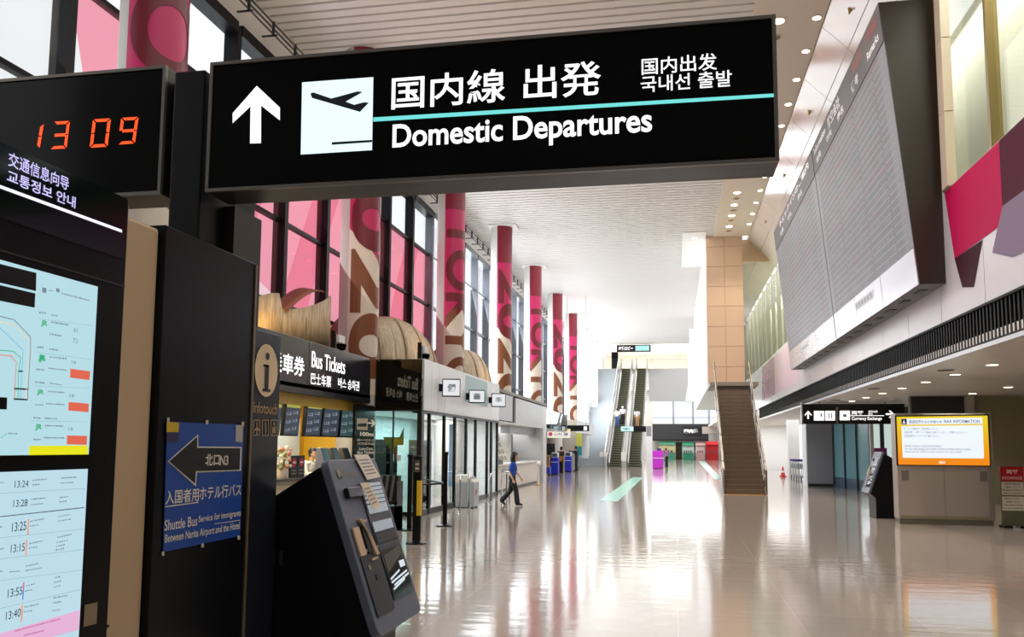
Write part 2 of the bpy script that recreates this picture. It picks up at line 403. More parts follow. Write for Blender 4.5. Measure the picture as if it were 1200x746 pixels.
MB().box(-3.2, 7, 122.1, 122.12, 4.9, 8.1).build('pane', PANE, o)
st(MB().box(-12, 9, 121, 121.1, 10, 14.5).build('wall_upper_back', mat('#f1eadb', 0.5)))
b = MB(); b.box(-3.1, 4.2, 116, 121.9, 2.55, 2.7); b.box(-3.1, 4.2, 116, 116.2, 2.6, 4.75)
st(b.build('wall_fascia', mat('#3a3a3e', 0.4)), 'dark fascia above the far shops', 'fascia')
st(MB().box(4.2, 14, 75, 123, 4.4, 4.6).build('ceiling_far_right', WHITE))
st(MB().box(9.0, 9.2, 50, 123, 0, 4.4).build('wall_far_right', mat('#f0efed', 0.5)))
st(MB().box(4.0, 9.2, 70, 70.2, 0, 3.45).build('wall_passage_end', mat('#f3f2f0', 0.5)))
o = st(MB().box(13.3, 13.5, -6, 36, 0, 3.5).build('wall_passage_right', mat('#77725f', 0.6)))
# white structure hung right of the far windows: boxed lift of the bridge
b = MB(); b.box(1.1, 2.2, 75, 76, 7.3, 10.0); b.hexa([(0.8,75,5.6),(2.2,75,5.6),(2.2,76,5.6),(0.8,76,5.6)], [(1.1,75,7.3),(2.2,75,7.3),(2.2,76,7.3),(1.1,76,7.3)])
b.box(1.25, 2.1, 75.2, 75.8, 10.0, CZ)
st(b.build('wall_white_block', mat('#f4f3f1', 0.4)))
# mint guide strips on the floor
st(MB().box(-2.46, -1.86, 27.7, 49.6, 0.0, 0.004).build('floor_marking_strip', mat('#8fd6c4', 0.2)), 'mint green guide strip on the floor in front of the escalators', 'floor strip')
st(MB().poly([(2.0, 47.3, 0.004), (2.5, 49.9, 0.004), (3.47, 109, 0.004), (2.63, 108.6, 0.004)]).build('floor_marking_side', mat('#8fd6c4', 0.2)), 'mint green guide strip on the floor left of the brown stairs', 'floor strip')

# ------------------------------------------------------------------ round pillars with printed wraps
PXX = -7.95; PR = 0.5
pys = [11.5, 20.5, 29.5, 38.6, 47.6, 56.8, 65.7]
where = ['beside the clock sign', 'behind the bus ticket counter', 'behind the white shop fascia', 'past the white fascia', 'behind the grey shop fascia', 'behind the glass fascia', 'farthest of the printed ones']
def arc_patch(mb, c, r, a0, a1, z0, z1, n=24, zt=None):
    rows = []
    for z in (0, 1):
        rows.append([(c[0]+r*math.cos(a0+(a1-a0)*k/n), c[1]+r*math.sin(a0+(a1-a0)*k/n), (z0 if z == 0 else z1)(a0+(a1-a0)*k/n) if callable(z0 if z == 0 else z1) else (z0 if z == 0 else z1)) for k in range(n+1)])
    return mb.sheet(rows)
def bent_text(mb, s, c, r, amid, z_top, length, height):
    """lettering running down the pillar, bent round it"""
    vs, fs, x0, x1, y0, y1 = text_geo(s, 0.035)
    t = bmesh.new(); V = [t.verts.new(((v.x-x0)/(x1-x0)*length, (v.y-y0)/(y1-y0)*height, 0)) for v in vs]
    for f in fs:
        try: t.faces.new([V[i] for i in f])
        except ValueError: pass
    for k in range(1, 12):
        bmesh.ops.bisect_plane(t, geom=t.verts[:]+t.edges[:]+t.faces[:], plane_co=(0, height*k/12, 0), plane_no=(0, 1, 0))
    mp = {}
    for v in t.verts:
        a = amid + (v.co.y-height/2)/r
        mp[v] = mb.b.verts.new((c[0]+r*math.cos(a), c[1]+r*math.sin(a), z_top-v.co.x))
    for f in t.faces: mb._f([mp[v] for v in f.verts])
    t.free(); return mb
RED, PINK, BEIGE = mat('#7f0b27', 0.4), mat('#bd1a5a', 0.4), mat('#d8cabb', 0.45)
INKR, INKB = mat('#6a0a1d', 0.4), mat('#7a4526', 0.45)
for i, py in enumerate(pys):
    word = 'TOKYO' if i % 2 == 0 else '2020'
    o = MB().lathe((PXX, py, 0), [(PR, 0), (PR, CZ)], 32).build('pillar_wrapped', mat('#d9d6d2' if i > 2 else '#b7b1a9', 0.4), smooth=True)  # bare colour of the nearer pillars darkened to paint in their shade
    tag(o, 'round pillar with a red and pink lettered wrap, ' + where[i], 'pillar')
    c = (PXX, py); a0, a1 = math.radians(-101), math.radians(101)
    zb = lambda a, i=i: 6.55 + 0.75*(a-math.radians(-20))*(-1 if i % 2 else 1)*0.6
    arc_patch(MB(), c, PR+0.006, a0, a1, 10.2, CZ-0.02).build('red_band', RED, o, smooth=True)
    arc_patch(MB(), c, PR+0.006, a0, a1, zb, 10.2).build('pink_band', PINK, o, smooth=True)
    arc_patch(MB(), c, PR+0.006, a0, a1, 3.0, zb).build('beige_band', BEIGE, o, smooth=True)
    arc_patch(MB(), c, PR+0.008, math.radians(20), a1, zb, CZ-0.02).build('dark_red_edge', mat('#a10f22', 0.4), o, smooth=True)
    mb = bent_text(MB(), word, c, PR+0.014, math.radians(-24), 9.9, 6.5, 1.28)
    bm = mb.b
    for f in bm.faces: f.material_index = 0 if f.calc_center_median().z > 6.5 else 1
    mb.build('wrap_lettering', [INKR, INKB], o)
    if i in (3, 4): MB().box(PXX-0.55, PXX+0.75, py-0.55, py+0.55, CZ-0.06, CZ+0.02).build('collar', WHITE, o)
for i, py in enumerate([74.7, 83.7, 92.7]):
    o = MB().lathe((PXX, py, 0), [(PR, 0), (PR, CZ)], 24).build('pillar_plain', WHITE, smooth=True)
    tag(o, 'plain white round pillar ' + ['nearest after the printed ones', 'second after the printed ones, near the white stairs', 'farthest, at the top of the white stairs'][i], 'pillar')

# ------------------------------------------------------------------ big objects in the foreground
# gantry post
t = thing('sign_post', 'black square post between the clock sign and the departures sign', 'post', (-3.17, 5.35, 0))
MB().box(-3.285, -3.06, 5.0, 5.75, 0, 4.24).build('column_body', BLACK, t, bevel=0.01)
MB().box(-3.06, -2.98, 5.31, 5.7, 0, 3.39).build('cover_strip', mat('#241512', 0.5), t)
MB().box(-3.34, -3.27, 5.08, 5.4, 3.5, 4.2).build('bracket', CHAR, t)

def sign_box(t, x0, x1, y0, y1, z0, z1, name='housing', rim='#75706a'):
    MB().box(x0, x1, y0+0.01, y1, z0, z1).build(name, mat('#2a2320', 0.4), t, bevel=0.006)
    b = MB(); r = 0.022
    b.box(x0, x1, y0-0.012, y0+0.02, z1-r, z1); b.box(x0, x1, y0-0.012, y0+0.02, z0, z0+r)
    b.box(x0, x0+r, y0-0.012, y0+0.02, z0+r, z1-r); b.box(x1-r, x1, y0-0.012, y0+0.02, z0+r, z1-r)
    b.build('rim', mat(rim, 0.35, 0.6), t)
    MB().box(x0+r, x1-r, y0, y0+0.012, z0+r, z1-r).build('face_panel', BLACKG, t)

SY = 5.0; SF = SY-0.004
t = thing('departures_sign', 'wide black overhead sign reading Domestic Departures with white up arrow', 'sign', (-1.2, 5.15, 3.4))
sign_box(t, -3.02, 0.606, SY, SY+0.30, 3.395, 4.28)
b = MB()
def yp(*pts): return [onY(x, y, SF) for x, y in pts]
def zm(pts, s, ox, oy): return [(ox+x/s, oy+y/s) for x, y in pts]
# up arrow
tip, la, lb, ra, rb = (300.9, 100.5), (272.6, 132.6), (272.6, 144.3), (328, 126), (328, 141)
b.poly(yp(tip, la, lb, (293.6, 124.5), (293, 168), (305.8, 167.6), (306, 123.5), rb, ra))
b.build('arrow', LETTER, t)
MB().poly(yp((354, 96.5), (437.5, 90.3), (436, 175.8), (352.4, 181))).build('pictogram_square', glow('#dff8f7', 1.15), t)
SF2 = SF-0.003
pl = zm([(434,357),(440,351),(449,352),(513,374),(612,347),(633,349),(568,386),(600,398),(638,388),(656,390),(622,425),(440,372)], 3.243, 230, 0)
b = MB(); b.poly([onY(x, y, SF2) for x, y in pl])
b.poly([onY(x, y, SF2) for x, y in zm([(515,540),(668,531),(668,540),(515,550)], 3.243, 230, 0)])
b.build('aircraft_pictogram', mat('#0b1a20', 0.4), t)
MB().poly(yp((437.5, 137.5), (908, 109.4), (908, 113.6), (437.5, 142.4))).build('line', glow('#6fd8d4', 1.1), t)
b = MB()
ytext(b, '国内線', SF, 458.5, 128.5, 592, 90, 0.012)
b.build('lettering', LETTER, t); b = MB()
ytext(b, '出発', SF, 613.5, 117.6, 704.5, 77.5, 0.012)
b.build('lettering', LETTER, t); b = MB()
ytext(b, '国内出发', SF, 752, 88, 840.5, 68.5, 0.008)
b.build('lettering', LETTER, t); b = MB()
ytext(b, '국내선 출발', SF, 751, 108.5, 858, 89.5, 0.008)
b.build('lettering', LETTER, t); b = MB()
ytext(b, 'Domestic Departures', SF, 459.5, 181.5, 764.5, 146, 0.02)
b.build('lettering', LETTER, t)

# clock sign
t = thing('clock_sign', 'black overhead digital clock sign showing orange time 13 09', 'clock', (-4.6, 5.15, 3.39))
sign_box(t, -6.3, -3.345, SY, SY+0.30, 3.40, 4.29)
SEG = {'0': 'abcdef', '1': 'bc', '3': 'abgcd', '9': 'abcdfg'}
def seven(mb, ch, corners, Y, th=0.17):
    tl, tr, bl, br = [onY(x, y, Y) for x, y in corners]
    def P(u, v): return (tl*(1-u)+tr*u)*(1-v) + (bl*(1-u)+br*u)*v
    k = th*0.62
    sg = {'a': ((0.06,0),(0.94,0),(0.94-th,k),(0.06+th,k)), 'd': ((0.06+th,1-k),(0.94-th,1-k),(0.94,1),(0.06,1)),
          'g': ((th,0.5-k/2),(1-th,0.5-k/2),(1-th,0.5+k/2),(th,0.5+k/2)),
          'f': ((0,0.03),(th,k+0.03),(th,0.47),(0,0.49)), 'b': ((1-th,k+0.03),(1,0.03),(1,0.49),(1-th,0.47)),
          'e': ((0,0.51),(th,0.53),(th,0.97-k),(0,0.97)), 'c': ((1-th,0.53),(1,0.51),(1,0.97),(1-th,0.97-k))}
    for s_ in SEG[ch]: mb.poly([P(*q) for q in sg[s_]])
b = MB()
seven(b, '1', [(30,145.5),(51.5,144.5),(25,175),(46.5,174)], SF)
b.build('digit', glow('#ff4a12', 1.6), t); b = MB()
seven(b, '3', [(63,142.5),(82,141.5),(58.5,174.8),(78,173.8)], SF)
b.build('digit', glow('#ff4a12', 1.6), t); b = MB()
seven(b, '0', [(109,139.8),(130,138.5),(105,173),(126,171.8)], SF)
b.build('digit', glow('#ff4a12', 1.6), t); b = MB()
seven(b, '9', [(142,138),(162.5,136.8),(138,169.3),(158,168)], SF)
b.build('digit', glow('#ff4a12', 1.6), t)

# traffic information board on the left, its face in the plane x = -2.4
KX = -2.4
t = thing('traffic_information_board', 'tall black information board with two lit timetable screens at the left edge', 'information board', (KX-0.2, 2.4, 0))
MB().box(KX-0.4, KX, 1.5, 3.357, 0, 2.84).build('housing', mat('#0a0a0c', 0.3, 0, 0, 0.2), t, bevel=0.008)
MB().box(KX-0.002, KX+0.006, 1.5, 3.33, 2.56, 2.836).build('header_panel', mat('#06120f', 0.12), t)  # green tint in the black stands in for a teal reflection
MB().box(KX, KX+0.004, 1.5, 3.35, 2.44, 2.447).build('joint', mat('#2c2c2e', 0.4), t)
MB().poly([onX(x, y, KX+0.009) for x, y in [(-60,193),(0,216.5),(143,269),(143,272.5),(0,220.5),(-60,197)]]).build('header_line', glow('#f3efff', 1.1), t)
b = MB()
xtext(b, '交通信息向导', KX+0.009, 9.5, 194, 82, 176.5, 0.008)
b.build('header_lettering', glow('#cfc6ff', 1.1), t); b = MB()
xtext(b, '교통정보 안내', KX+0.009, 8, 212.5, 90, 197.5, 0.012)
b.build('header_lettering', glow('#cfc6ff', 1.1), t)
SX = KX+0.004
ys0, ys1 = 1.95, 3.17
MB().box(KX-0.001, SX, ys0, ys1, 1.704, 2.409).build('upper_screen', glow('#b5dce6', 0.95), t)
us = [c for c in t.children if c.name.startswith('upper_screen')][0]
X2 = SX+0.002
def xq(mb, pts, X=X2): return mb.poly([onX(x, y, X) for x, y in pts])
b = MB()  # zoom frame: 689/120 per px from (0,290)
def z5(pts): return zm(pts, 5.742, 0, 290)
def z6(pts): return zm(pts, 4.975, 0, 410)
for q in (z5([(-200,60),(245,170),(242,292),(-200,190)]), z5([(-200,205),(238,308),(233,404),(-200,318)]), z6([(-60,272),(42,276),(40,346),(-60,344)])): xq(MB(), q).build('black_box', mat('#05060a', 0.3), us)
for a in [((82,219),(162,224),(162,233),(82,229)), ((80,280),(160,284),(160,293),(80,290)), ((108,118),(134,119),(134,128),(108,127))]: xq(b, z6(list(a)))
b.build('station_ticks', mat('#1c2c3c', 0.4), us)
b = MB(); xq(b, z6([(172,558),(512,556),(512,608),(168,612)])); b.build('yellow_strip', glow('#e8e415', 0.95), us)
b = MB()
for q in [((410,108),(526,124),(522,175),(408,160)), ((400,302),(518,312),(516,362),(398,352)), ((391,497),(508,500),(506,552),(389,549))]:
    o = xq(MB(), z6(list(q))).build('delay_tag', glow('#e0664e', 0.95), us)
b.b.free()
b = MB()
for xa, ya, xb, yb in [(222,62,268,24), (214,262,256,228), (204,470,244,430)]:
    p = z6([(xa,ya),(xb,ya+2),(xa,yb)]); xtext(b, 'JR', X2, p[0][0], p[0][1], p[1][0], p[2][1], 0.05)
for xa, ya, xb, yb in [(275,530,320,485), (262,772,305,722)]:
    p = z5([(xa,ya),(xb,ya+2),(xa,yb)]); xtext(b, 'JR', X2, p[0][0], p[0][1], p[1][0], p[2][1], 0.05)
b.build('rail_marks', glow('#38b27d', 0.9), us)
def route(mb, pts, wpx, X=X2):
    P = [onX(x, y, X) for x, y in pts]; wd = wpx*0.0042
    for p, q in zip(P, P[1:]):
        d = (q-p).normalized(); nn = Vector((0, -d.z, d.y))*wd/2
        mb.poly([p-nn-d*wd*0.3, q-nn+d*wd*0.3, q+nn+d*wd*0.3, p+nn-d*wd*0.3])
for nm, col, pts, wpx in [
    ('route_line', '#6d6a7c', z5([(-60,455),(0,462),(95,485),(205,600)])+z6([(178,0),(160,290)]), 0.7),
    ('route_line', '#f0d9b4', z5([(-60,490),(0,498),(90,515),(195,620)])+z6([(168,20),(150,285)]), 0.8),
    ('route_line', '#74c6e6', z5([(0,540),(155,690)])+z6([(133,30),(118,285)]), 0.9),
    ('route_line', '#52c490', z5([(-60,685),(0,690),(90,697),(140,740)])+z6([(108,120),(104,285)]), 0.9),
    ('route_line', '#e08f80', z5([(-60,715),(0,722),(80,728)])+z6([(60,33),(95,70),(84,285)]), 0.9),
    ('route_line', '#52c490', z6([(5,512),(40,486)]), 0.7)]:
    b = MB(); route(b, pts, wpx); o = b.build(nm, glow(col, 0.9), us)
b = MB()
# rows of small blurred print: short dark bars where the list stands
def bars(mb, pts, h, X=X2):
    for (x0, y0, x1, y1) in pts:
        if h < 0.5: mb.poly([onX(x, y, X) for x, y in [(x0,y0-h),(x1,y1-h),(x1,y1+h),(x0,y0+h)]]); continue
        n_ = max(1, int((x1-x0)/2.4)); 
        for k in range(n_):
            u0 = k/n_; u1 = (k+random.uniform(0.6, 0.85))/n_; q = h*random.uniform(0.7, 1.15)
            xa, ya_, xb_, yb_ = x0+(x1-x0)*u0, y0+(y1-y0)*u0, x0+(x1-x0)*u1, y0+(y1-y0)*u1
            mb.poly([onX(x, y, X) for x, y in [(xa,ya_-q),(xb_,yb_-q),(xb_,yb_+q),(xa,ya_+q)]])
rowsA = z5([(415,308),(605,356), (263,436),(312,441), (345,452),(390,460), (345,500),(462,520), (335,580),(415,595), (250,668),(298,672), (335,682),(395,690)])
bars(b, [rowsA[i]+rowsA[i+1] for i in range(0, len(rowsA), 2)], 0.9)
rowsB = z6([(290,40),(390,50), (282,105),(390,118), (205,186),(262,192), (290,192),(365,205), (280,240),(380,248), (268,312),(380,318), (195,393),(238,397), (262,397),(335,400), (262,440),(372,443), (258,510),(378,512), (50,485),(102,487), (212,112),(262,116), (206,318),(255,320), (195,521),(242,521)])
bars(b, [rowsB[i]+rowsB[i+1] for i in range(0, len(rowsB), 2)], 0.8)
for s_, q in [('61', z5([(497,568),(522,572),(497,536)])), ('73', z5([(490,640),(520,646),(490,608)]))]: xtext(b, s_, X2, q[0][0], q[0][1], q[1][0], q[2][1], 0)
for q in (z6([(418,80),(442,82),(418,60)]), z6([(405,275),(432,276),(405,255)]), z6([(398,468),(424,468),(398,450)])): xtext(b, '18', X2, q[0][0], q[0][1], q[1][0], q[2][1], 0)
q = z5([(284,300),(312,306),(312,272),(284,266)]); xq(b, q)
q = z5([(378,270),(402,280),(402,302),(378,296)]); xq(b, q)
bars(b, [z5([(330,288)])[0]+z5([(362,293)])[0]], 0.6)
b.build('print', glow('#7e93a3', 0.8), us)
b = MB()
for x0, y0, x1, y1 in [(262,478,618,525), (250,705,620,752)]:
    p = z5([(x0,y0),(x1,y1)]); bars(b, [p[0]+p[1]], 0.15)
for x0, y0, x1, y1 in [(190,208,520,222), (182,412,512,418)]:
    p = z6([(x0,y0),(x1,y1)]); bars(b, [p[0]+p[1]], 0.15)
p = z5([(245,165),(243,168)])+z6([(168,612),(172,612)]); 
b.build('divider', glow('#8fa9b8', 0.7), us)

MB().box(KX-0.001, SX, ys0, ys1, 0.80, 1.644).build('lower_screen', glow('#bcdcea', 0.95), t)
ls = [c for c in t.children if c.name.startswith('lower_screen')][0]
def z7(pts): return zm(pts, 3.623, 0, 540)
b = MB()
for s_, x0, y0, x1, yt in [('13:24',62,113,120,84),('13:28',56,196,116,166),('13:25',50,300,110,262),('13:15',45,390,104,356),('13:55',32,580,94,545),('13:40',24,675,86,640)]:
    p = z7([(x0,y0),(x1,y0),(x0,yt)]); xtext(b, s_, X2, p[0][0], p[0][1], p[1][0], p[2][1], 0.0)
b.build('times', mat('#3f5568', 0.5), ls)
b = MB()
rows = z7([(138,82),(200,76),(138,101),(170,99),(260,72),(325,68),(256,93),(315,90),(132,162),(196,156),(132,185),(185,180),(255,155),(292,150),(252,173),(286,169),
 (128,256),(190,244),(128,276),(165,270),(248,236),(300,226),(245,255),(303,246),(125,350),(186,338),(122,370),(160,364),(243,324),(306,310),(240,345),(292,335),(238,362),(278,354),(236,378),(275,370),
 (110,446),(165,434),(108,465),(180,452),(40,470),(88,466),(232,495),(258,490),(230,515),(262,508),(228,535),(258,528),(110,530),(150,520),(106,552),(140,545),(228,580),(290,570),(225,602),(262,596),(222,635),(258,630),(104,620),(166,606),(100,640),(140,634),(0,92),(18,90),(0,280),(12,278),(0,374),(18,370),(0,468),(12,466)])
bars(b, [rows[i]+rows[i+1] for i in range(0, len(rows), 2)], 0.75)
b.build('print', glow('#8499a9', 0.8), ls)
b = MB()
for q in [((118,245),(124,243),(122,312),(115,314)), ((110,335),(116,333),(113,400),(107,403)), ((90,612),(98,610),(95,680),(88,684))]: xq(b, z7(list(q)))
b.build('orange_bar', glow('#e8a988', 0.9), ls)
b = MB(); xq(b, z7([(98,515),(104,514),(102,548),(97,550)])); b.build('red_bar', glow('#d8688a', 0.9), ls)
b = MB(); xq(b, z7([(97,550),(102,548),(99,588),(94,590)])); b.build('blue_bar', glow('#4a8fd0', 0.9), ls)
b = MB(); p = z7([(-90,246),(358,197)]); bars(b, [p[0]+p[1]], 0.45)
b.build('heavy_rule', mat('#1f2d48', 0.5), ls)
b = MB()
for q in [(-60,140,360,116), (-60,332,358,288), (-60,422,352,376), (-60,515,348,462), (-60,640,340,545)]:
    p = z7([(q[0],q[1]),(q[2],q[3])]); bars(b, [p[0]+p[1]], 0.2)
b.build('divider', glow('#8fb0c4', 0.7), ls)
b = MB(); xq(b, z7([(-200,790),(338,632),(334,716),(-200,860)])); b.build('pink_strip', glow('#e5b3d8', 0.95), ls)
b = MB(); p = z7([(60,722),(260,668),(100,740),(190,718)]); bars(b, [p[0]+p[1], p[2]+p[3]], 0.9, X2+0.002); b.build('pink_strip_print', glow('#d070a8', 0.8), ls)
b = MB(); xq(b, z7([(360,610),(415,598),(410,690),(354,704)]), KX+0.004); b.build('sticker', mat('#8e7a60', 0.6), t)
b = MB(); b.b.free(); b = MB()
for x, y in [(455,2), (455, 700)]:
    p = z7([(x, y)])[0]; q = onX(p[0], p[1], KX); b.tube([q, q+Vector((0.006,0,0))], 0.006, 10)
b.build('screw', mat('#000000', 0.6), t)

# cream end board beside it, black notice board, infotouch panel
o = MB().box(KX-0.55, KX-0.03, 3.362, 3.64, 0, 2.78).build('end_board', mat('#c5a684', 0.55), bevel=0.02); tag(o, 'plain cream wood end board between the information board and the black panel', 'board')
t = thing('notice_panel', 'tall black panel that carries the blue shuttle bus poster', 'panel', (KX-0.1, 4.1, 0))
MB().box(KX-0.35, KX, 3.642, 4.535, 0, 2.80).build('board', mat('#0e1014', 0.3, 0, 0, 0.2), t, bevel=0.006)
MB().box(KX-0.02, KX+0.008, 4.53, 4.55, 0, 2.79).build('edge_strip', mat('#8d7a62', 0.35, 0.5), t)
t = thing('shuttle_bus_poster', 'blue poster with a black left arrow for the hotel shuttle bus', 'poster', (KX, 4.08, 1.5))
PX_ = KX+0.004
def zp(pts): return zm(pts, 4.145, 180, 480)
b = MB(); b.prism([onX(x, y, PX_) for x, y in zp([(64,58),(436,72),(418,612),(44,690)])], (0.003, 0, 0)); b.build('sheet', mat('#1f4ba0', 0.35), t)
PX2 = PX_+0.005
def xpz(mb, pts, X): return mb.poly([onX(x, y, X) for x, y in zp(pts)])
b = MB(); xpz(b, [(68,250),(217,118),(217,178),(428,180),(424,296),(210,304),(206,372)], PX2); b.build('arrow_outline', mat('#e9e2d8', 0.5), t)
b = MB(); xpz(b, [(76,250),(212,130),(212,184),(422,186),(418,290),(205,298),(202,358)], PX2+0.002); b.build('arrow', mat('#121214', 0.5), t)
b = MB()
for s_, x0, y0, x1, yt, bo in [('北口',250,272,320,215,0.02), ('N3',322,270,362,222,0.02)]:
    p = zp([(x0,y0),(x1,y0),(x0,yt)]); xtext(b, s_, PX2+0.004, p[0][0], p[0][1], p[1][0], p[2][1], bo)
for s_, x0, y0, x1, yt in [('入国者用',56,462,218,392), ('ホテル行バス',222,440,424,374)]:
    p = zp([(x0,y0),(x1,y0),(x0,yt)]); xtext(b, s_, PX2, p[0][0], p[0][1], p[1][0], p[2][1], 0.012)
for s_, x0, y0, x1, yt in [('Shuttle Bus',52,588,210,536), ('Service for immigrants',218,556,422,514), ('Between Narita Airport and the Hotel',54,658,415,606)]:
    p = zp([(x0,y0),(x1,y0),(x0,yt)]); xtext(b, s_, PX2, p[0][0], p[0][1], p[1][0], p[2][1], 0.008)
xpz(b, [(54,468),(218,447),(218,451),(54,473)], PX2); xpz(b, [(296,552),(420,534),(420,537),(296,555)], PX2)
b.build('lettering', mat('#e9dfd2', 0.5), t)
b = MB(); xpz(b, [(64,58),(124,62),(122,108),(63,108)], PX2); b.build('yellow_patch', mat('#d6ae1e', 0.5), t)
b = MB(); xpz(b, [(63,108),(122,110),(120,158),(62,156)], PX2); b.build('navy_patch', mat('#2a2a55', 0.5), t)
b = MB(); xpz(b, [(400,74),(434,76),(432,158),(398,154)], PX2); b.build('white_patch', mat('#b9b2ab', 0.5), t)
b = MB()
for x, y in [(72,48),(260,60),(434,68),(46,698),(238,658),(414,620)]: xpz(b, [(x-6,y-10),(x+6,y-10),(x+6,y+10),(x-6,y+10)], PX2+0.001)
b.build('tape_tabs', mat('#cbbfae', 0.6), t)

t = thing('pictogram_board', 'narrow dark panel with a cream i disc and three small pictograms', 'sign', (KX-0.1, 4.72, 0))
MB().box(KX-0.12, KX-0.001, 4.552, 4.90, 0, 2.42).build('board', mat('#1d2028', 0.25), t, bevel=0.005)
def z4(pts): return zm(pts, 3.390, 290, 340)
IX = KX+0.003
cx_, cy_ = z4([(76,318)])[0]; c = onX(cx_, cy_, IX); top = onX(*z4([(76,213)])[0], IX); rr = top.z-c.z
yl, yr = onX(*z4([(30,318)])[0], IX).y, onX(*z4([(121,318)])[0], IX).y
MB().poly([(IX, c.y+(yr-yl)/2*math.cos(a*math.pi/24), c.z+rr*math.sin(a*math.pi/24)) for a in range(48)]).build('disc', mat('#ecd0aa', 0.5), t)
b = MB(); p = z4([(56,400),(94,400),(56,240)]); 
L = onX(*p[0], IX+0.003); R_ = onX(*p[1], IX+0.003); T_ = onX(*p[2], IX+0.003); hh = T_.z-L.z; wd = R_.y-L.y; yy = L.y
b.poly([(IX+0.003, yy+wd*0.52+0.2*wd*math.cos(a*math.pi/10), L.z+hh*0.9+0.09*hh*math.sin(a*math.pi/10)) for a in range(20)])
for u0, u1, v0, v1 in [(0.3,0.7,0.06,0.68), (0.1,0.7,0.62,0.68), (0.08,0.92,0.0,0.07)]:
    b.poly([(IX+0.003, yy+wd*u0, L.z+hh*v0), (IX+0.003, yy+wd*u1, L.z+hh*v0), (IX+0.003, yy+wd*u1, L.z+hh*v1), (IX+0.003, yy+wd*u0, L.z+hh*v1)])
b.build('letter', mat('#23232a', 0.5), t)
b = MB(); p = z4([(23,487),(118,492),(23,440)]); xtext(b, 'infotouch', IX, p[0][0], p[0][1], p[1][0], p[2][1], 0.012); b.build('lettering', mat('#b08f68', 0.5), t)
b = MB()
for x0 in (23, 58, 92):
    for q in [((x0,514),(x0+27,514),(x0+27,517),(x0,517)), ((x0,575),(x0+27,574),(x0+27,577),(x0,578)), ((x0,517),(x0+2,517),(x0+2,575),(x0,575)), ((x0+25,517),(x0+27,517),(x0+27,575),(x0+25,575))]:
        b.poly([onX(x, y, IX) for x, y in z4(list(q))])
for q in [((36,522),(40,522),(40,542),(48,556),(48,560),(40,554),(40,566),(44,571),(32,571),(36,566),(36,554),(27,560),(27,556),(36,542)), ((70,524),(74,524),(74,568),(70,568)), ((98,545),(112,540),(112,566),(98,568)), ((103,526),(109,526),(109,536),(103,536))]:
    b.poly([onX(x, y, IX) for x, y in z4(list(q))])
b.build('pictograms', mat('#a98c66', 0.5), t)

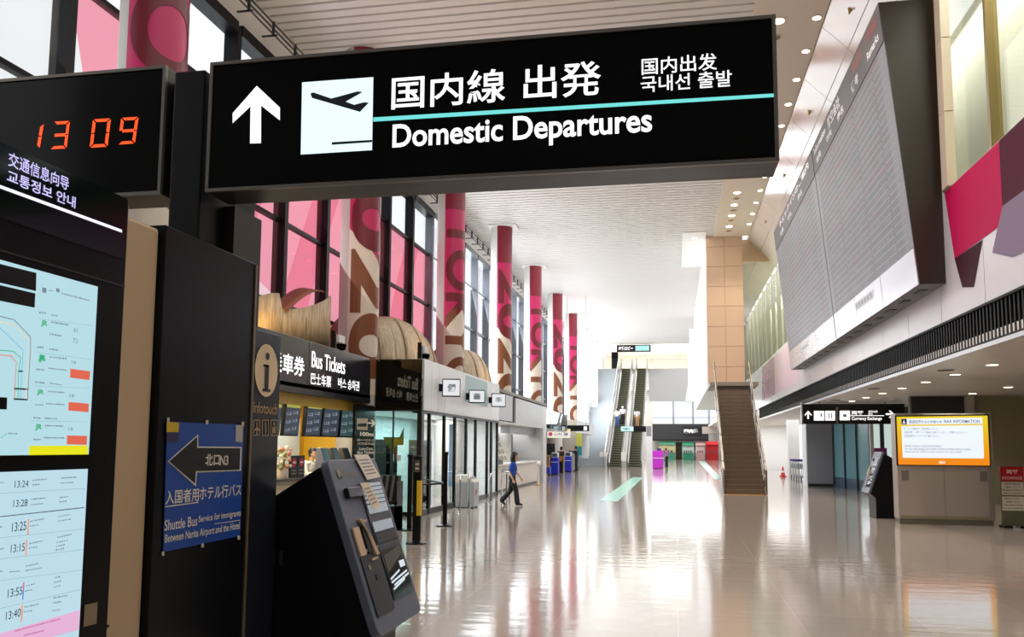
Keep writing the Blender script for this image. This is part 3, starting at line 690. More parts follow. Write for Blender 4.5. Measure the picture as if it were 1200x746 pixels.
# ------------------------------------------------------------------ slanted ticket terminal (and its twin on the right)
def make_terminal(label):
    """local frame: face looks to +x, near edge at y = 0, far edge at y = W"""
    W = 0.86; T = thing('information_terminal', label, 'terminal')
    prof = [(-0.52, 0), (0.16, 0), (0.16, 0.5), (0.30, 0.62), (-0.04, 1.60), (-0.08, 1.615), (-0.52, 1.34)]
    MB().prism([(x, 0.02, z) for x, z in prof], (0, W-0.04, 0)).build('body', BLACK, T, local=True, bevel=0.015)
    p0, p1 = Vector((0.34, 0, 0.62)), Vector((-0.02, 0, 1.66)); ax = (p1-p0); L = ax.length; ax = ax.normalized(); nn = Vector((ax.z, 0, -ax.x))
    def P(u, v, h=0.0): return p1 + Vector((0, W*u, 0)) - ax*(L*v) + nn*(0.001+h)   # u: near to far, v: from the top down
    def RQ(mb, u0, u1, v0, v1, h=0.0, th=0.004): mb.prism([P(u0,v0,h), P(u1,v0,h), P(u1,v1,h), P(u0,v1,h)], nn*th); return mb
    # face slab with rounded corners
    pts = []; ru, rv = 0.07, 0.06
    for cu, cv, a0 in [(ru, rv, 180), (1-ru, rv, 270), (1-ru, 1-rv, 0), (ru, 1-rv, 90)]:
        for k in range(6):
            a = math.radians(a0+18*k); pts.append(P(cu+ru*math.cos(a), cv+rv*math.sin(a), -0.06))
    MB().prism(pts, nn*0.055).build('face_plate', mat('#636878', 0.4), T, local=True, bevel=0.008)
    g = lambda mb, nm, m_, par=T: mb.build(nm, m_, par, local=True)
    scr = g(RQ(MB(), 0.44, 0.93, 0.155, 0.53), 'upper_screen', mat('#14161a', 0.15))
    b = MB()
    for k in range(6): RQ(b, 0.47, 0.90, 0.16+k*0.026, 0.16+k*0.026+0.019, 0.006, 0.001)
    RQ(b, 0.47, 0.90, 0.30, 0.345, 0.006, 0.001); g(b, 'list_rows', glow('#b9c0c9', 0.55), scr)
    g(RQ(MB(), 0.47, 0.90, 0.395, 0.455, 0.006, 0.001), 'pale_band', glow('#aeb5c0', 0.6), scr)
    g(RQ(MB(), 0.47, 0.90, 0.465, 0.52, 0.006, 0.001), 'dark_band', mat('#1c2024', 0.3), scr)
    lo = g(RQ(MB(), 0.46, 0.93, 0.545, 0.86), 'lower_screen', mat('#0c1512', 0.08))
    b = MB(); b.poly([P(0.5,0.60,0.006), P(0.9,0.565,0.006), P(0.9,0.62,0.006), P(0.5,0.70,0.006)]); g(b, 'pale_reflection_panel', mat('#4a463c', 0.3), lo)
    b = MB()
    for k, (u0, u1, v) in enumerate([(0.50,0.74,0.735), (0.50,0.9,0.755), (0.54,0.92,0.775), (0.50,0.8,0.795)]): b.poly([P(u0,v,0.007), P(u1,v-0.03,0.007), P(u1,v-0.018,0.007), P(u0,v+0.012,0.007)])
    RQ(b, 0.78, 0.9, 0.66, 0.70, 0.006, 0.001); g(b, 'painted_text_reflection', glow('#d8e2ea', 0.9), lo)  # pale glowing bars paint the reversed text reflected in the dark screen
    # round logo and word
    b = MB(); b.poly([P(0.13+0.035*math.cos(a*math.pi/8), 0.085+0.030*math.sin(a*math.pi/8), 0.002) for a in range(16)])
    b.text('infotouch', P(0.19, 0.105, 0.002), (0,1,0), ax, 0.25, 0.04, 0.01); g(b, 'logo', mat('#8f826f', 0.5))
    RQ(MB(), 0.12, 0.4, 0.175, 0.235, 0, 0.03).build('camera_block', mat('#0d0e10', 0.2), T, local=True, bevel=0.006)
    b = MB()
    for v in (0.37, 0.59): RQ(b, 0.22, 0.34, v, v+0.012, 0, 0.02)
    b.prism([P(0.2,0.36,0), P(0.25,0.36,0), P(0.33,0.58,0), P(0.40,0.58,0), P(0.34,0.47,0)], nn*0.02)
    g(b, 'card_slot_rim', mat('#c2a487', 0.5))
    g(RQ(MB(), 0.22, 0.30, 0.40, 0.56, 0.0, 0.012), 'card_slot', mat('#050506', 0.4))
    g(RQ(MB(), 0.06, 0.17, 0.40, 0.56, 0.0, 0.012), 'paper_slot', mat('#c9aa8c', 0.5))
    g(RQ(MB(), 0.06, 0.44, 0.53, 0.55, 0.0, 0.008), 'ledge', mat('#8d8f95', 0.3, 0.6))
    lp = g(RQ(MB(), 0.06, 0.42, 0.565, 0.90, 0.0, 0.005), 'lower_panel', mat('#2c2e34', 0.4))
    g(RQ(MB(), 0.23, 0.31, 0.68, 0.715, 0.006, 0.003), 'reader', mat('#000000', 0.3), lp)
    g(RQ(MB(), 0.14, 0.18, 0.62, 0.645, 0.006, 0.003), 'key_lock', mat('#b29a6c', 0.3, 0.8), lp)
    b = MB()
    for k in range(3): b.box(-0.42+0.05*k, -0.40+0.05*k, 0.012, 0.02, 1.02, 1.10)
    g(b, 'side_vents', mat('#2b2c2f', 0.5))
    b = MB()
    for u in (0.14, 0.9): b.tube([P(u, 0.11, 0), P(u, 0.11, 0.006)], 0.008, 8)
    g(b, 'screw', mat('#17181b', 0.4))
    return T, P, nn, ax
T, P, nn, ax = make_terminal('slanted grey-faced terminal in the foreground with paper notices on its face')
T.location = (-2.065, 4.92, 0)
off = Vector(T.location)
for nm, lb, q, col in [('paper_notice', 'white paper notice taped over the top edge of the slanted terminal', [(0.50,-0.02),(0.80,-0.02),(0.93,0.13),(0.62,0.14)], '#e6d8cc'),
                       ('paper_notice', 'cream paper notice taped beside the screen of the slanted terminal', [(0.38,0.16),(0.56,0.16),(0.66,0.31),(0.50,0.33)], '#e3cdb2')]:
    t = thing(nm, lb, 'notice', off+P(q[0][0], q[0][1]))
    MB().prism([P(u, v, 0.03 if lb.startswith('cream') else 0.008)+off for u, v in q], nn*0.003).build('sheet', mat(col, 0.7), t)
    b = MB()
    for k in range(5):
        f = 0.2+0.14*k
        lerp = lambda i, j, s_: Vector((q[i][0]*(1-s_)+q[j][0]*s_, q[i][1]*(1-s_)+q[j][1]*s_, 0))
        a_, c_ = lerp(0, 3, f), lerp(1, 2, f)
        A_ = a_*0.88+c_*0.12; B_ = a_*0.15+c_*0.85; h = 0.034 if lb.startswith('cream') else 0.012
        b.poly([P(A_.x, A_.y, h)+off, P(B_.x, B_.y, h)+off, P(B_.x, B_.y+0.008, h)+off, P(A_.x, A_.y+0.008, h)+off])
    b.build('print', mat('#8d7a86', 0.6), t)
copy_tree(T, (5.05, 23.75, 0), math.pi, 'slanted black terminal seen from its side, left of the yellow information screen')

# ------------------------------------------------------------------ flight board on the right wall
BX0, BX1, BZ0, BZ1, BYF, BYN = 4.45, 3.93, 4.76, 10.25, 34.6, 16.65
def B(s, t, h=0.0):   # s: far to near, t: up; h: off the face
    n_ = Vector((-(BZ1-BZ0), 0, BX1-BX0)).normalized()
    return Vector((BX0+(BX1-BX0)*t, BYF+(BYN-BYF)*s, BZ0+(BZ1-BZ0)*t)) + n_*h
t_ = thing('flight_board', 'huge grey flight board leaning out from the right wall', 'flight board', (4.6, 25, 4.76))
MB().prism([(BX0, BYN, BZ0), (BX1, BYN, BZ1), (4.9, BYN, BZ1), (4.9, BYN, BZ0)], (0, BYF-BYN, 0)).build('housing', mat('#2e241d', 0.4), t_)
FACE = mat('#66666e', 0.38, 0, 0, 0.35); FACE2 = mat('#6a6a72', 0.38, 0, 0, 0.35)
def bq(mb, s0, s1, t0, t1, h=0.004, th=0.0):
    if th: mb.prism([B(s0,t0,h), B(s1,t0,h), B(s1,t1,h), B(s0,t1,h)], B(0,0,th)-B(0,0,0))
    else: mb.poly([B(s0,t0,h), B(s1,t0,h), B(s1,t1,h), B(s0,t1,h)])
    return mb
b = MB()
for s0, s1 in [(0.0,0.18),(0.18,0.36),(0.36,0.538),(0.542,0.70),(0.70,0.85),(0.85,1.0)]: bq(b, s0+0.0008, s1-0.0008, 0.0, 0.125, 0.0, 0.02)
b.build('lower_panels', mat('#c3c5cd', 0.2, 0.5), t_)
b = MB()
for s0, s1 in [(0.0,0.538),(0.542,1.0)]: bq(b, s0, s1, 0.862, 1.0, 0.0, 0.02)
b.build('header_panels', mat('#3f3d41', 0.4, 0, 0, 0.3), t_)
random.seed(11)
NR = 25
for si, (s0, s1) in enumerate([(0.0, 0.538), (0.542, 1.0)]):
    sec = bq(MB(), s0, s1, 0.128, 0.859, 0.0, 0.012).build('row_section', FACE if si == 0 else FACE2, t_)
    b = MB(); slat = MB(); dots = MB(); cols = {k: MB() for k in range(4)}
    for r in range(NR):
        ta = 0.128+0.731*r/NR; tb = 0.128+0.731*(r+1)/NR; ht = tb-ta
        bq(b, s0+0.012, s1-0.012, ta, ta+ht*0.10, 0.0125)
        bq(slat, s0+0.02, s1-0.03, ta+ht*0.16, ta+ht*0.9, 0.0125)
        for u in (0.06, 0.3, 0.62, 0.86):
            q = s0+(s1-s0)*u; bq(dots, q, q+0.004, ta+ht*0.02, ta+ht*0.22, 0.0128)
        x = s0+0.03
        while x < s1-0.05:
            wd = random.uniform(0.008, 0.03)
            if random.random() < (0.6 if r < 8 else 0.8):
                k = [3, 3, 0, 3, 3, 1, 3, 0, 3, 3, 0, 3, 3, 1, 0, 0, 3, 2, 2, 0, 1, 1, 2, 0, 0][(r+3*si) % 25]
                n_ = int(wd/0.004)
                for j in range(n_):
                    for dv in (0.34, 0.62):
                        if random.random() < 0.85: bq(cols[k], x+j*0.004, x+j*0.004+0.0028, ta+ht*dv, ta+ht*(dv+0.11), 0.0135)
            x += wd+random.uniform(0.004, 0.012)
    b.build('row_lines', mat('#8a8a92', 0.4, 0, 0, 0.3), sec)
    slat.build('row_slats', mat('#5a5a61', 0.4, 0, 0, 0.35), sec)
    dots.build('row_dots', mat('#2a2a2d', 0.5), sec)
    for k, (nm, c_) in enumerate([('pink_print', '#8e3358'), ('teal_print', '#257078'), ('olive_print', '#635d2c'), ('pale_print', '#84858f')]): cols[k].build(nm, mat(c_, 0.5), sec)
b = MB()
n_u = Vector((0, -1, 0)); vv = (B(0,1)-B(0,0)).normalized()
def btext(mb, s, s0, s1, t0, t1, bold=0.02): return mb.text(s, B(s0, t0, 0.025), n_u, vv, abs(BYN-BYF)*(s1-s0), (t1-t0)*(BZ1-BZ0)/vv.z, bold)
btext(b, 'チェックインのご案内', 0.10, 0.50, 0.945, 0.985, 0.03)
btext(b, 'Information', 0.56, 0.66, 0.945, 0.975); btext(b, '出発', 0.10, 0.15, 0.89, 0.92); btext(b, '行先', 0.22, 0.27, 0.89, 0.92); btext(b, '便名', 0.36, 0.41, 0.89, 0.92)
btext(b, '航空会社', 0.68, 0.77, 0.93, 0.985); btext(b, '出発', 0.57, 0.61, 0.89, 0.92); btext(b, '行先', 0.66, 0.70, 0.89, 0.92); btext(b, '便名', 0.745, 0.785, 0.885, 0.92)
btext(b, '備考', 0.84, 0.88, 0.885, 0.925); btext(b, 'Remarks', 0.93, 0.985, 0.89, 0.92)
b.build('header_lettering', mat('#dedee2', 0.5), t_)
b = MB()
for s0 in (0.855, 0.935): bq(b, s0, s0+0.05, 0.945, 0.985, 0.022)
b.build('red_display', glow('#7a1014', 0.6), t_)
for s0, s1 in [(0.17, 0.27), (0.70, 0.81)]:
    b = MB(); bq(b, s0, s1, 0.062, 0.097, 0.021); o = b.build('notice_strip', mat('#aeb0b8', 0.3), t_)
    b = MB(); 
    for k in range(6): bq(b, s0+0.006+k*(s1-s0-0.01)/6, s0+0.006+(k+0.6)*(s1-s0-0.01)/6, 0.07, 0.09, 0.023)
    b.build('print', mat('#6d6e78', 0.4), o)
MB().poly([(4.45, BYN, BZ0-0.004), (4.9, BYN, BZ0-0.004), (4.9, BYF, BZ0-0.004), (4.45, BYF, BZ0-0.004)]).build('underside', mat('#5b5752', 0.4), t_)
b = MB()
for k in range(15):
    y = BYN+0.6+k*1.18; b.box(4.6, 4.75, y, y+0.42, BZ0-0.02, BZ0-0.005)
b.build('underside_vents', mat('#1d1b1a', 0.4), t_)

# ------------------------------------------------------------------ brown stairs on the right of the hall
t_ = thing('staircase', 'brown stairs with glass and metal railings rising to the stone wall', 'stairs', (2.45, 33, 0))
N = 26; rise = 4.6/N; run = (39.6-33.0)/N; SXL, SXR = 1.78, 3.2
b = MB(); nose = MB()
for k in range(N):
    b.box(SXL, SXR, 33+k*run, 33+(k+1)*run+0.02, max(0, k*rise-0.25), (k+1)*rise)
    nose.box(SXL, SXR, 33+k*run-0.012, 33+k*run+0.05, (k+1)*rise-0.01, (k+1)*rise+0.008)
b.build('steps', mat('#6f5f4f', 0.45), t_); nose.build('nosing', mat('#a38d70', 0.35, 0.5), t_)
MB().box(SXL, SXR, 32.85, 33.0, 0, 0.012).build('yellow_edge', mat('#d29a2c', 0.4), t_)
sl = 4.6/6.6
for x in (SXL-0.06, SXR+0.02):
    MB().prism([(x, 32.9, 0), (x, 39.7, 4.6), (x, 39.7, 4.25), (x, 33.4, 0)], (0.05, 0, 0)).build('stringer', mat('#8d8780', 0.3, 0.7), t_)
    MB().prism([(x+0.02, 33.1, 0.2), (x+0.02, 39.7, 4.8), (x+0.02, 39.7, 5.5), (x+0.02, 33.1, 0.9)], (0.012, 0, 0)).build('glass_panel', GLASS, t_)
    b = MB(); b.tube([(x+0.02, 32.8, 0.02), (x+0.02, 32.8, 0.9), (x+0.02, 33.1, 1.0), (x+0.02, 39.7, 5.6), (x+0.02, 40.4, 5.65)], 0.035, 8)
    b.build('handrail', mat('#9c8d7c', 0.25, 0.9), t_, smooth=True)
    b = MB()
    for k in range(5):
        y = 33.4+k*1.45; b.box(x-0.01, x+0.05, y-0.03, y+0.03, (y-33)*sl, (y-33)*sl+0.98)
    b.build('baluster', STEEL, t_)
    b = MB(); b.tube([(x+0.02, 33.2, 0.62), (x+0.02, 39.7, 5.15)], 0.018, 6); b.build('middle_rail', STEEL, t_)

# ------------------------------------------------------------------ under the low ceiling on the right
o = st(MB().box(5.87, 7.0, 41.0, 42.3, 0, 3.45).build('wall_grey_block', mat('#9a9ba2', 0.5)), 'dark grey wall block left of the teal glass', 'wall')
st(MB().box(5.84, 5.868, 41.05, 42.3, 0, 3.45).build('wall_white_side', mat('#eceef0', 0.4)))
st(MB().box(5.87, 7.0, 40.97, 41.0, 0, 0.12).build('baseboard_grey', mat('#26262a', 0.4)))
# column with cladding joints
b = MB()
for z in (0, 1.2, 2.4): b.box(6.62, 7.27, 53.8, 54.4, z+0.01, min(z+1.19, 3.45))
st(b.build('pillar_square', mat('#e9e8e6', 0.4)), 'white square clad column behind the trolleys', 'column')
# teal glass partition running back from the grey block
tp = thing('glass_partition', 'teal glass partition right of the dark grey wall block', 'partition', (7.2, 39, 0))
A_, B_ = Vector((7.02, 40.9, 0)), Vector((7.55, 36.0, 0)); d_ = B_-A_
for k in range(3):
    p, q = A_+d_*(k/3), A_+d_*((k+1)/3); n_ = Vector((0.02, 0, 0))
    MB().prism([p+Vector((0,0,0.45)), q+Vector((0,0,0.45)), q+Vector((0,0,3.45)), p+Vector((0,0,3.45))], n_).build('pane', mat('#6fa3ad', 0.12), tp)
    MB().prism([p, q, q+Vector((0,0,0.45)), p+Vector((0,0,0.45))], n_).build('kick_panel', mat('#46596b', 0.3), tp)
for k in range(4):
    p = A_+d_*(k/3); MB().box(p.x-0.07, p.x+0.03, p.y-0.05, p.y+0.05, 0, 3.45).build('mullion', mat('#585c60', 0.3, 0.5), tp)
MB().box(7.5, 7.62, 35.7, 35.95, 0, 3.45).build('end_post', mat('#d6d3d0', 0.3), tp)
# exit frontage with daylight and a magenta poster
o = st(MB().box(7.6, 13.5, 37.9, 38.0, 2.95, 3.45).box(8.35, 8.5, 37.9, 38, 0, 2.95).box(9.0, 9.08, 37.9, 38, 0, 2.95).box(9.6, 9.68, 37.9, 38, 0, 2.95).box(10.2, 10.4, 37.9, 38, 0, 2.95).box(7.6, 13.5, 37.9, 38.0, 0, 0.1).build('window_91', mat('#5d6468', 0.4)), 'bright exit windows behind the slanted terminal', 'window')
MB().box(7.6, 13.5, 37.94, 37.95, 0.1, 2.95).build('pane', glass('exit_glass', '#dde6e2', 0.05), o)
t_ = thing('magenta_poster', 'magenta poster standing behind the slanted terminal on the right', 'poster', (8.0, 36.5, 0))
MB().box(7.72, 8.25, 36.4, 36.44, 0.7, 1.75).build('sheet', mat('#c64fb0', 0.4), t_)
MB().box(7.76, 7.8, 36.44, 36.48, 0, 1.75).box(8.17, 8.21, 36.44, 36.48, 0, 1.75).build('frame', STEEL, t_)
MB().poly([(7.82,36.395,1.3),(8.0,36.395,1.3),(8.0,36.395,1.38),(7.82,36.395,1.38)]).build('print', mat('#f3d5ee', 0.4), t_)
# olive wall, dark opening, white post
st(MB().box(9.4, 13.5, 30, 30.2, 0, 3.45).build('wall_olive', mat('#9b9678', 0.5)), 'olive wall behind the yellow information screen', 'wall')
st(MB().box(7.55, 9.4, 30, 30.2, 2.55, 3.45).build('wall_olive_upper', mat('#8d8a84', 0.5)))
st(MB().box(7.6, 9.2, 29.95, 30.0, 2.85, 3.42).build('trim_9', mat('#2b2b2d', 0.5)), 'dark panel over the passage behind the information screen', 'panel')
st(MB().box(9.2, 9.42, 29.7, 30.0, 0, 3.45).build('column_small', mat('#a9a69b', 0.4)), 'slim grey post at the edge of the olive wall', 'post')

# information screen unit
t_ = thing('information_screen', 'wide grey cabinet with a lit yellow and white notice screen', 'information screen', (6.08, 21.5, 0))
IY = 21.4
MB().box(5.06, 7.1, IY, IY+0.45, 0.12, 2.56).build('cabinet', mat('#a89d92', 0.45), t_, bevel=0.01)
MB().box(7.0, 7.12, IY-0.01, IY+0.46, 0.12, 2.56).build('side_post', mat('#8d867d', 0.4), t_)
MB().box(5.08, 7.08, IY+0.02, IY+0.45, 0, 0.12).build('plinth', mat('#6f6a58', 0.4), t_)
MB().box(6.065, 6.072, IY-0.003, IY, 0.13, 1.3).build('joint', mat('#5b554e', 0.5), t_)
yq = lambda mb, pts, Y: mb.poly([onY(x, y, Y) for x, y in pts])
def z3(pts): return zm(pts, 9.2308, 1040, 480)
MB().prism([onY(x, y, IY-0.02) for x, y in z3([(80,62),(1098,48),(1120,612),(100,600)])], (0, 0.02, 0)).build('screen_bezel', mat('#14100c', 0.3), t_)
sc = yq(MB(), z3([(98,75),(1082,62),(1108,602),(118,592)]), IY-0.022)
SCM, n, l, bb = nodes_of('screen_yellow_to_orange')
tc = n.new('ShaderNodeTexCoord'); sx = n.new('ShaderNodeSeparateXYZ'); l.new(tc.outputs['Object'], sx.inputs[0])
mr = n.new('ShaderNodeMapRange'); mr.inputs['From Min'].default_value = 1.35; mr.inputs['From Max'].default_value = 2.5; l.new(sx.outputs['Z'], mr.inputs['Value'])
cr = n.new('ShaderNodeValToRGB'); cr.color_ramp.elements[0].color = hexc('#f28a0c'); cr.color_ramp.elements[1].color = hexc('#ecd21e'); cr.color_ramp.elements[0].position = 0.1
l.new(mr.outputs['Result'], cr.inputs[0]); l.new(cr.outputs[0], bb.inputs['Emission Color']); bb.inputs['Emission Strength'].default_value = 1.0; bb.inputs['Base Color'].default_value = (0.02,0.02,0.02,1)
sc = sc.build('screen', SCM, t_)
S1, S2 = IY-0.025, IY-0.028
yq(yq(MB(), z3([(148,96),(1026,84),(1028,150),(150,160)]), S1), z3([(150,176),(1030,165),(1045,526),(165,518)]), S1).build('white_fields', glow('#eaf3fb', 1.0), sc)
yq(MB(), z3([(150,98),(208,97),(209,157),(151,158)]), S2).build('emblem_square', mat('#3b3560', 0.4), sc)
yq(MB(), z3([(178,106),(196,148),(162,149)]), S2-0.002).build('emblem', glow('#e6e3f0', 0.9), sc)
def ytz(mb, s, x0, y0, x1, yt, bold=0.0, Y=S2):
    p = z3([(x0,y0),(x1,y0),(x0,yt)]); return ytext(mb, s, Y, p[0][0], p[0][1], p[1][0], p[2][1], bold)
b = MB(); ytz(b, '成田空港からのお知らせ', 232, 146, 590, 112, 0.015); ytz(b, 'NAA INFORMATION', 610, 142, 1000, 106, 0.01); b.build('heading', mat('#46649b', 0.5), sc)
b = MB(); ytz(b, 'サービス施設の一部休業について', 175, 216, 548, 192); ytz(b, '当面の間、一部サービス施設を休業いたします。ご理解のほどよろしく', 185, 254, 870, 230); ytz(b, '詳細は館内ホームページをご確認ください。', 185, 294, 560, 268)
ytz(b, 'Partial closure of terminal facilities', 190, 400, 585, 376); ytz(b, 'For the time being, part of the terminal facilities will be closed.', 190, 440, 900, 408); ytz(b, 'Please visit the website of each operator for more details.', 190, 466, 805, 440)
b.build('body_lettering', mat('#8e9cb5', 0.5), sc)
b = MB(); ytz(b, 'NAA', 558, 582, 628, 552, 0.03); b.build('operator_mark', glow('#fdf3e0', 1.0), sc)
for x0 in (5.15, 6.83): 
    o = MB().box(x0, x0+0.16, IY-0.006, IY, 1.0, 1.24).build('speaker_grille', mat('#877f77', 0.6), t_)
    b = MB()
    for k in range(7): b.box(x0+0.01, x0+0.15, IY-0.008, IY-0.005, 1.02+0.03*k, 1.03+0.03*k)
    b.build('grille_slots', mat('#5f5952', 0.6), o)
MB().box(5.1, 6.98, IY-0.004, IY, 0.13, 0.2).build('vent_strip', mat('#8b8267', 0.5), t_)

# exchange stand sign
t_ = thing('exchange_sign', 'narrow standing sign with a red EXCHANGE header beside the information screen', 'sign', (7.35, 21.0, 0))
EY = 21.0
MB().box(7.13, 7.60, EY, EY+0.06, 0.05, 1.36).build('board', mat('#5e5a46', 0.45), t_)
MB().box(7.12, 7.3, EY-0.1, EY+0.2, 0, 0.05).box(7.45, 7.62, EY-0.1, EY+0.2, 0, 0.05).build('feet', BLACK, t_)
MB().box(7.13, 7.60, EY-0.004, EY, 1.03, 1.35).build('red_header', mat('#b3141c', 0.4), t_)
for z0, z1, L_ in [(0.72, 1.01, ['両替専用','ご案内ください','Please follow','these counters']), (0.38, 0.69, ['両替カウンター','ご利用ください','We accept foreign','currency exchange'])]:
    o = MB().box(7.14, 7.59, EY-0.004, EY, z0, z1).build('text_panel', mat('#cfc6b4', 0.5), t_)
    b = MB()
    for k, s_ in enumerate(L_):
        dz = (z1-z0)/4.4; b.text(s_, (7.2 if k < 2 else 7.16, EY-0.006, z1-dz*(k+0.95)), (1,0,0), (0,0,1), 0.32 if k < 2 else 0.4, dz*0.55, 0.02)
    b.build('lettering', mat('#4d473c', 0.5), o)
b = MB(); b.text('両替', (7.25, EY-0.006, 1.19), (1,0,0), (0,0,1), 0.25, 0.1, 0.02); b.text('EXCHANGE', (7.16, EY-0.006, 1.07), (1,0,0), (0,0,1), 0.41, 0.065, 0.005)
b.build('header_lettering', mat('#eed5cf', 0.5), t_)

# currency sign hanging from the low ceiling
t_ = thing('currency_exchange_sign', 'black hanging sign reading Currency Exchange with two white arrows', 'sign', (6.4, 33.6, 3.0))
CY_ = 33.5
MB().box(4.66, 8.25, CY_, CY_+0.2, 2.63, 3.37).build('housing', mat('#0f1012', 0.3), t_)
MB().box(4.63, 4.68, CY_-0.02, CY_+0.22, 2.6, 3.43).build('end_cap', STEEL, t_)
b = MB(); b.tube([(5.3, CY_+0.1, 3.37), (5.3, CY_+0.1, 3.45)], 0.03); b.tube([(7.6, CY_+0.1, 3.37), (7.6, CY_+0.1, 3.45)], 0.03); b.build('hanger', STEEL, t_)
def zc(pts): return zm(pts, 10, 940, 460)
CF = CY_-0.004
b = MB(); yq(b, zc([(70,210),(112,255),(112,272),(80,243),(80,305),(60,305),(60,243),(30,272),(30,255)]), CF)
yq(b, zc([(1080,250),(1035,208),(1015,208),(1042,240),(980,240),(980,260),(1042,260),(1015,292),(1035,292)]), CF)
b.build('arrow', LETTER, t_)
b = MB(); yq(b, zc([(138,212),(256,212),(256,325),(138,325)]), CF); yq(b, zc([(268,212),(386,212),(386,325),(268,325)]), CF); yq(b, zc([(440,210),(560,210),(560,322),(440,322)]), CF)
b.build('pictogram_square', LETTER, t_)
b = MB(); yq(b, zc([(215,240),(232,240),(232,280),(215,280)]), CF-0.003); yq(b, zc([(310,235),(322,235),(322,300),(310,300)]), CF-0.003); yq(b, zc([(340,235),(352,235),(352,300),(340,300)]), CF-0.003); yq(b, zc([(480,250),(520,250),(520,285),(480,285)]), CF-0.003)
b.build('pictogram', mat('#9fb5b4', 0.5), t_)
b = MB(); yq(b, zc([(398,170),(418,170),(418,358),(398,358)]), CF); b.build('divider', STEEL, t_)
def ytc(mb, s, x0, y0, x1, yt, bold=0.02):
    p = zc([(x0,y0),(x1,y0),(x0,yt)]); return ytext(mb, s, CF, p[0][0], p[0][1], p[1][0], p[2][1], bold)
b = MB(); ytc(b, '両替', 580, 258, 720, 210); ytc(b, '货币兑换', 775, 234, 888, 208); ytc(b, '환전', 775, 260, 825, 238); ytc(b, 'Currency Exchange', 582, 330, 935, 282)
yq(b, zc([(560,264),(960,264),(960,272),(560,272)]), CF); b.build('lettering', LETTER, t_)

# traffic cone and luggage trolleys by the far passage
t_ = thing('traffic_cone', 'small red traffic cone on the floor of the white passage', 'cone', (6.3, 54, 0))
MB().box(-0.2, 0.2, -0.2, 0.2, 0, 0.04).build('base', mat('#c22a2a', 0.5), t_, local=True)
MB().lathe((0,0,0.04), [(0.15,0),(0.03,0.55),(0.0,0.56)], 16).build('body', mat('#d6323a', 0.5), t_, local=True, smooth=True)
MB().lathe((0,0,0.04), [(0.112,0.2),(0.085,0.32)], 16).build('band', WHITE, t_, local=True)
def trolley(label, loc):
    t = thing('luggage_trolley', label, 'trolley', loc)
    b = MB(); b.tube([(-0.3,0,0.2),(-0.3,0,1.0),(0.3,0,1.0),(0.3,0,0.2)], 0.025, 6); b.tube([(-0.3,0,0.6),(0.3,0,0.6)], 0.015, 6); b.tube([(-0.15,0,0.2),(-0.15,0,1.0)], 0.012, 6); b.tube([(0.15,0,0.2),(0.15,0,1.0)], 0.012, 6); b.build('back_frame', STEEL, t, local=True)
    b = MB(); b.hexa([(-0.32,0,0.16),(0.32,0,0.16),(0.2,-0.9,0.12),(-0.2,-0.9,0.12)], [(-0.32,0,0.21),(0.32,0,0.21),(0.2,-0.9,0.17),(-0.2,-0.9,0.17)]); b.build('deck', mat('#8f9aa6', 0.4, 0.5), t, local=True)
    MB().box(-0.33, 0.33, -0.05, 0.05, 0.98, 1.08).build('handle', mat('#4a3f9a', 0.4), t, local=True)
    MB().box(-0.3, 0.3, -0.25, 0.0, 0.62, 0.85).build('basket', mat('#b6c2c6', 0.4, 0.3), t, local=True)
    for x, y in [(-0.28, 0.02), (0.28, 0.02), (0, -0.82)]: MB().tube([(x-0.02, y, 0.08), (x+0.02, y, 0.08)], 0.08, 10).build('wheel', BLACK, t, local=True)
    return t
for k, (lb, p) in enumerate([('luggage trolley with a purple handle, nearest of the row by the grey block', (6.72, 49.2, 0)), ('luggage trolley with a purple handle, middle of the row by the grey block', (6.74, 50.4, 0)), ('luggage trolley with a purple handle, last of the row by the grey block', (6.76, 51.6, 0))]):
    trolley(lb, p)['group'] = 'luggage trolleys by the grey block'

# ------------------------------------------------------------------ downlights
def downlight(label, loc, r, power, color, grp, lit=True, hot=14):
    t = thing('downlight', label, 'downlight', loc, 0, grp)
    b = MB(); b.lathe((0,0,0), [(r,0.02),(r*1.25,0.0),(r*1.25,-0.012),(r,-0.012)], 16); b.build('ring', mat('#d8d0c4', 0.3), t, local=True)
    MB().lathe((0,0,0), [(r*0.98,-0.010),(r*0.98,-0.018)], 16).build('lamp', glow('#ffe6c0', hot) if lit else mat('#8a6c48', 0.4), t, local=True)
    if lit and power: spot('downlight_lamp', (loc[0], loc[1], loc[2]-0.05), (0, 0, -1), power, color, 95)
    return t
ys = [9.0, 11.8, 14.7, 17.6, 20.45, 23.2, 26, 28.8, 31.6, 34.6, 36.4, 38.1, 40.0]
for k, y in enumerate(ys):
    downlight('lit round downlight in the smooth ceiling strip above the flight board', (2.54, y, CZ-0.055), 0.14, 420, WARM, 'lit downlights of the ceiling strip')
    downlight('unlit round fitting between the downlights of the smooth ceiling strip', (2.56, y+0.85, CZ-0.055), 0.13, 0, WARM, 'unlit fittings of the ceiling strip', False)
for k in range(15):
    downlight('lit round downlight at the edge between ceiling strip and glossy slope', (3.42, 15.2+1.75*k, CZ-0.055), 0.09, 60, WARM, 'downlights along the slope edge', True, 22)
for k in range(4):
    downlight('round downlight in the short white ceiling panel beside the stone wall', (1.0, 42+1.8*k, CZ-0.045), 0.14, 120, (1,0.97,0.92), 'downlights of the short white panel')
for k in range(9):
    y = 14+2.35*k
    downlight('round downlight in the low passage ceiling, row nearest the louvre band', (6.3, y, 3.445), 0.11, 85, (1, 0.94, 0.86), 'passage downlights', True, 6)
for k in range(6):
    downlight('round downlight in the low passage ceiling, row deeper in', (9.0, 14+2.9*k, 3.445), 0.11, 85, (1, 0.94, 0.86), 'passage downlights deeper in', True, 6)
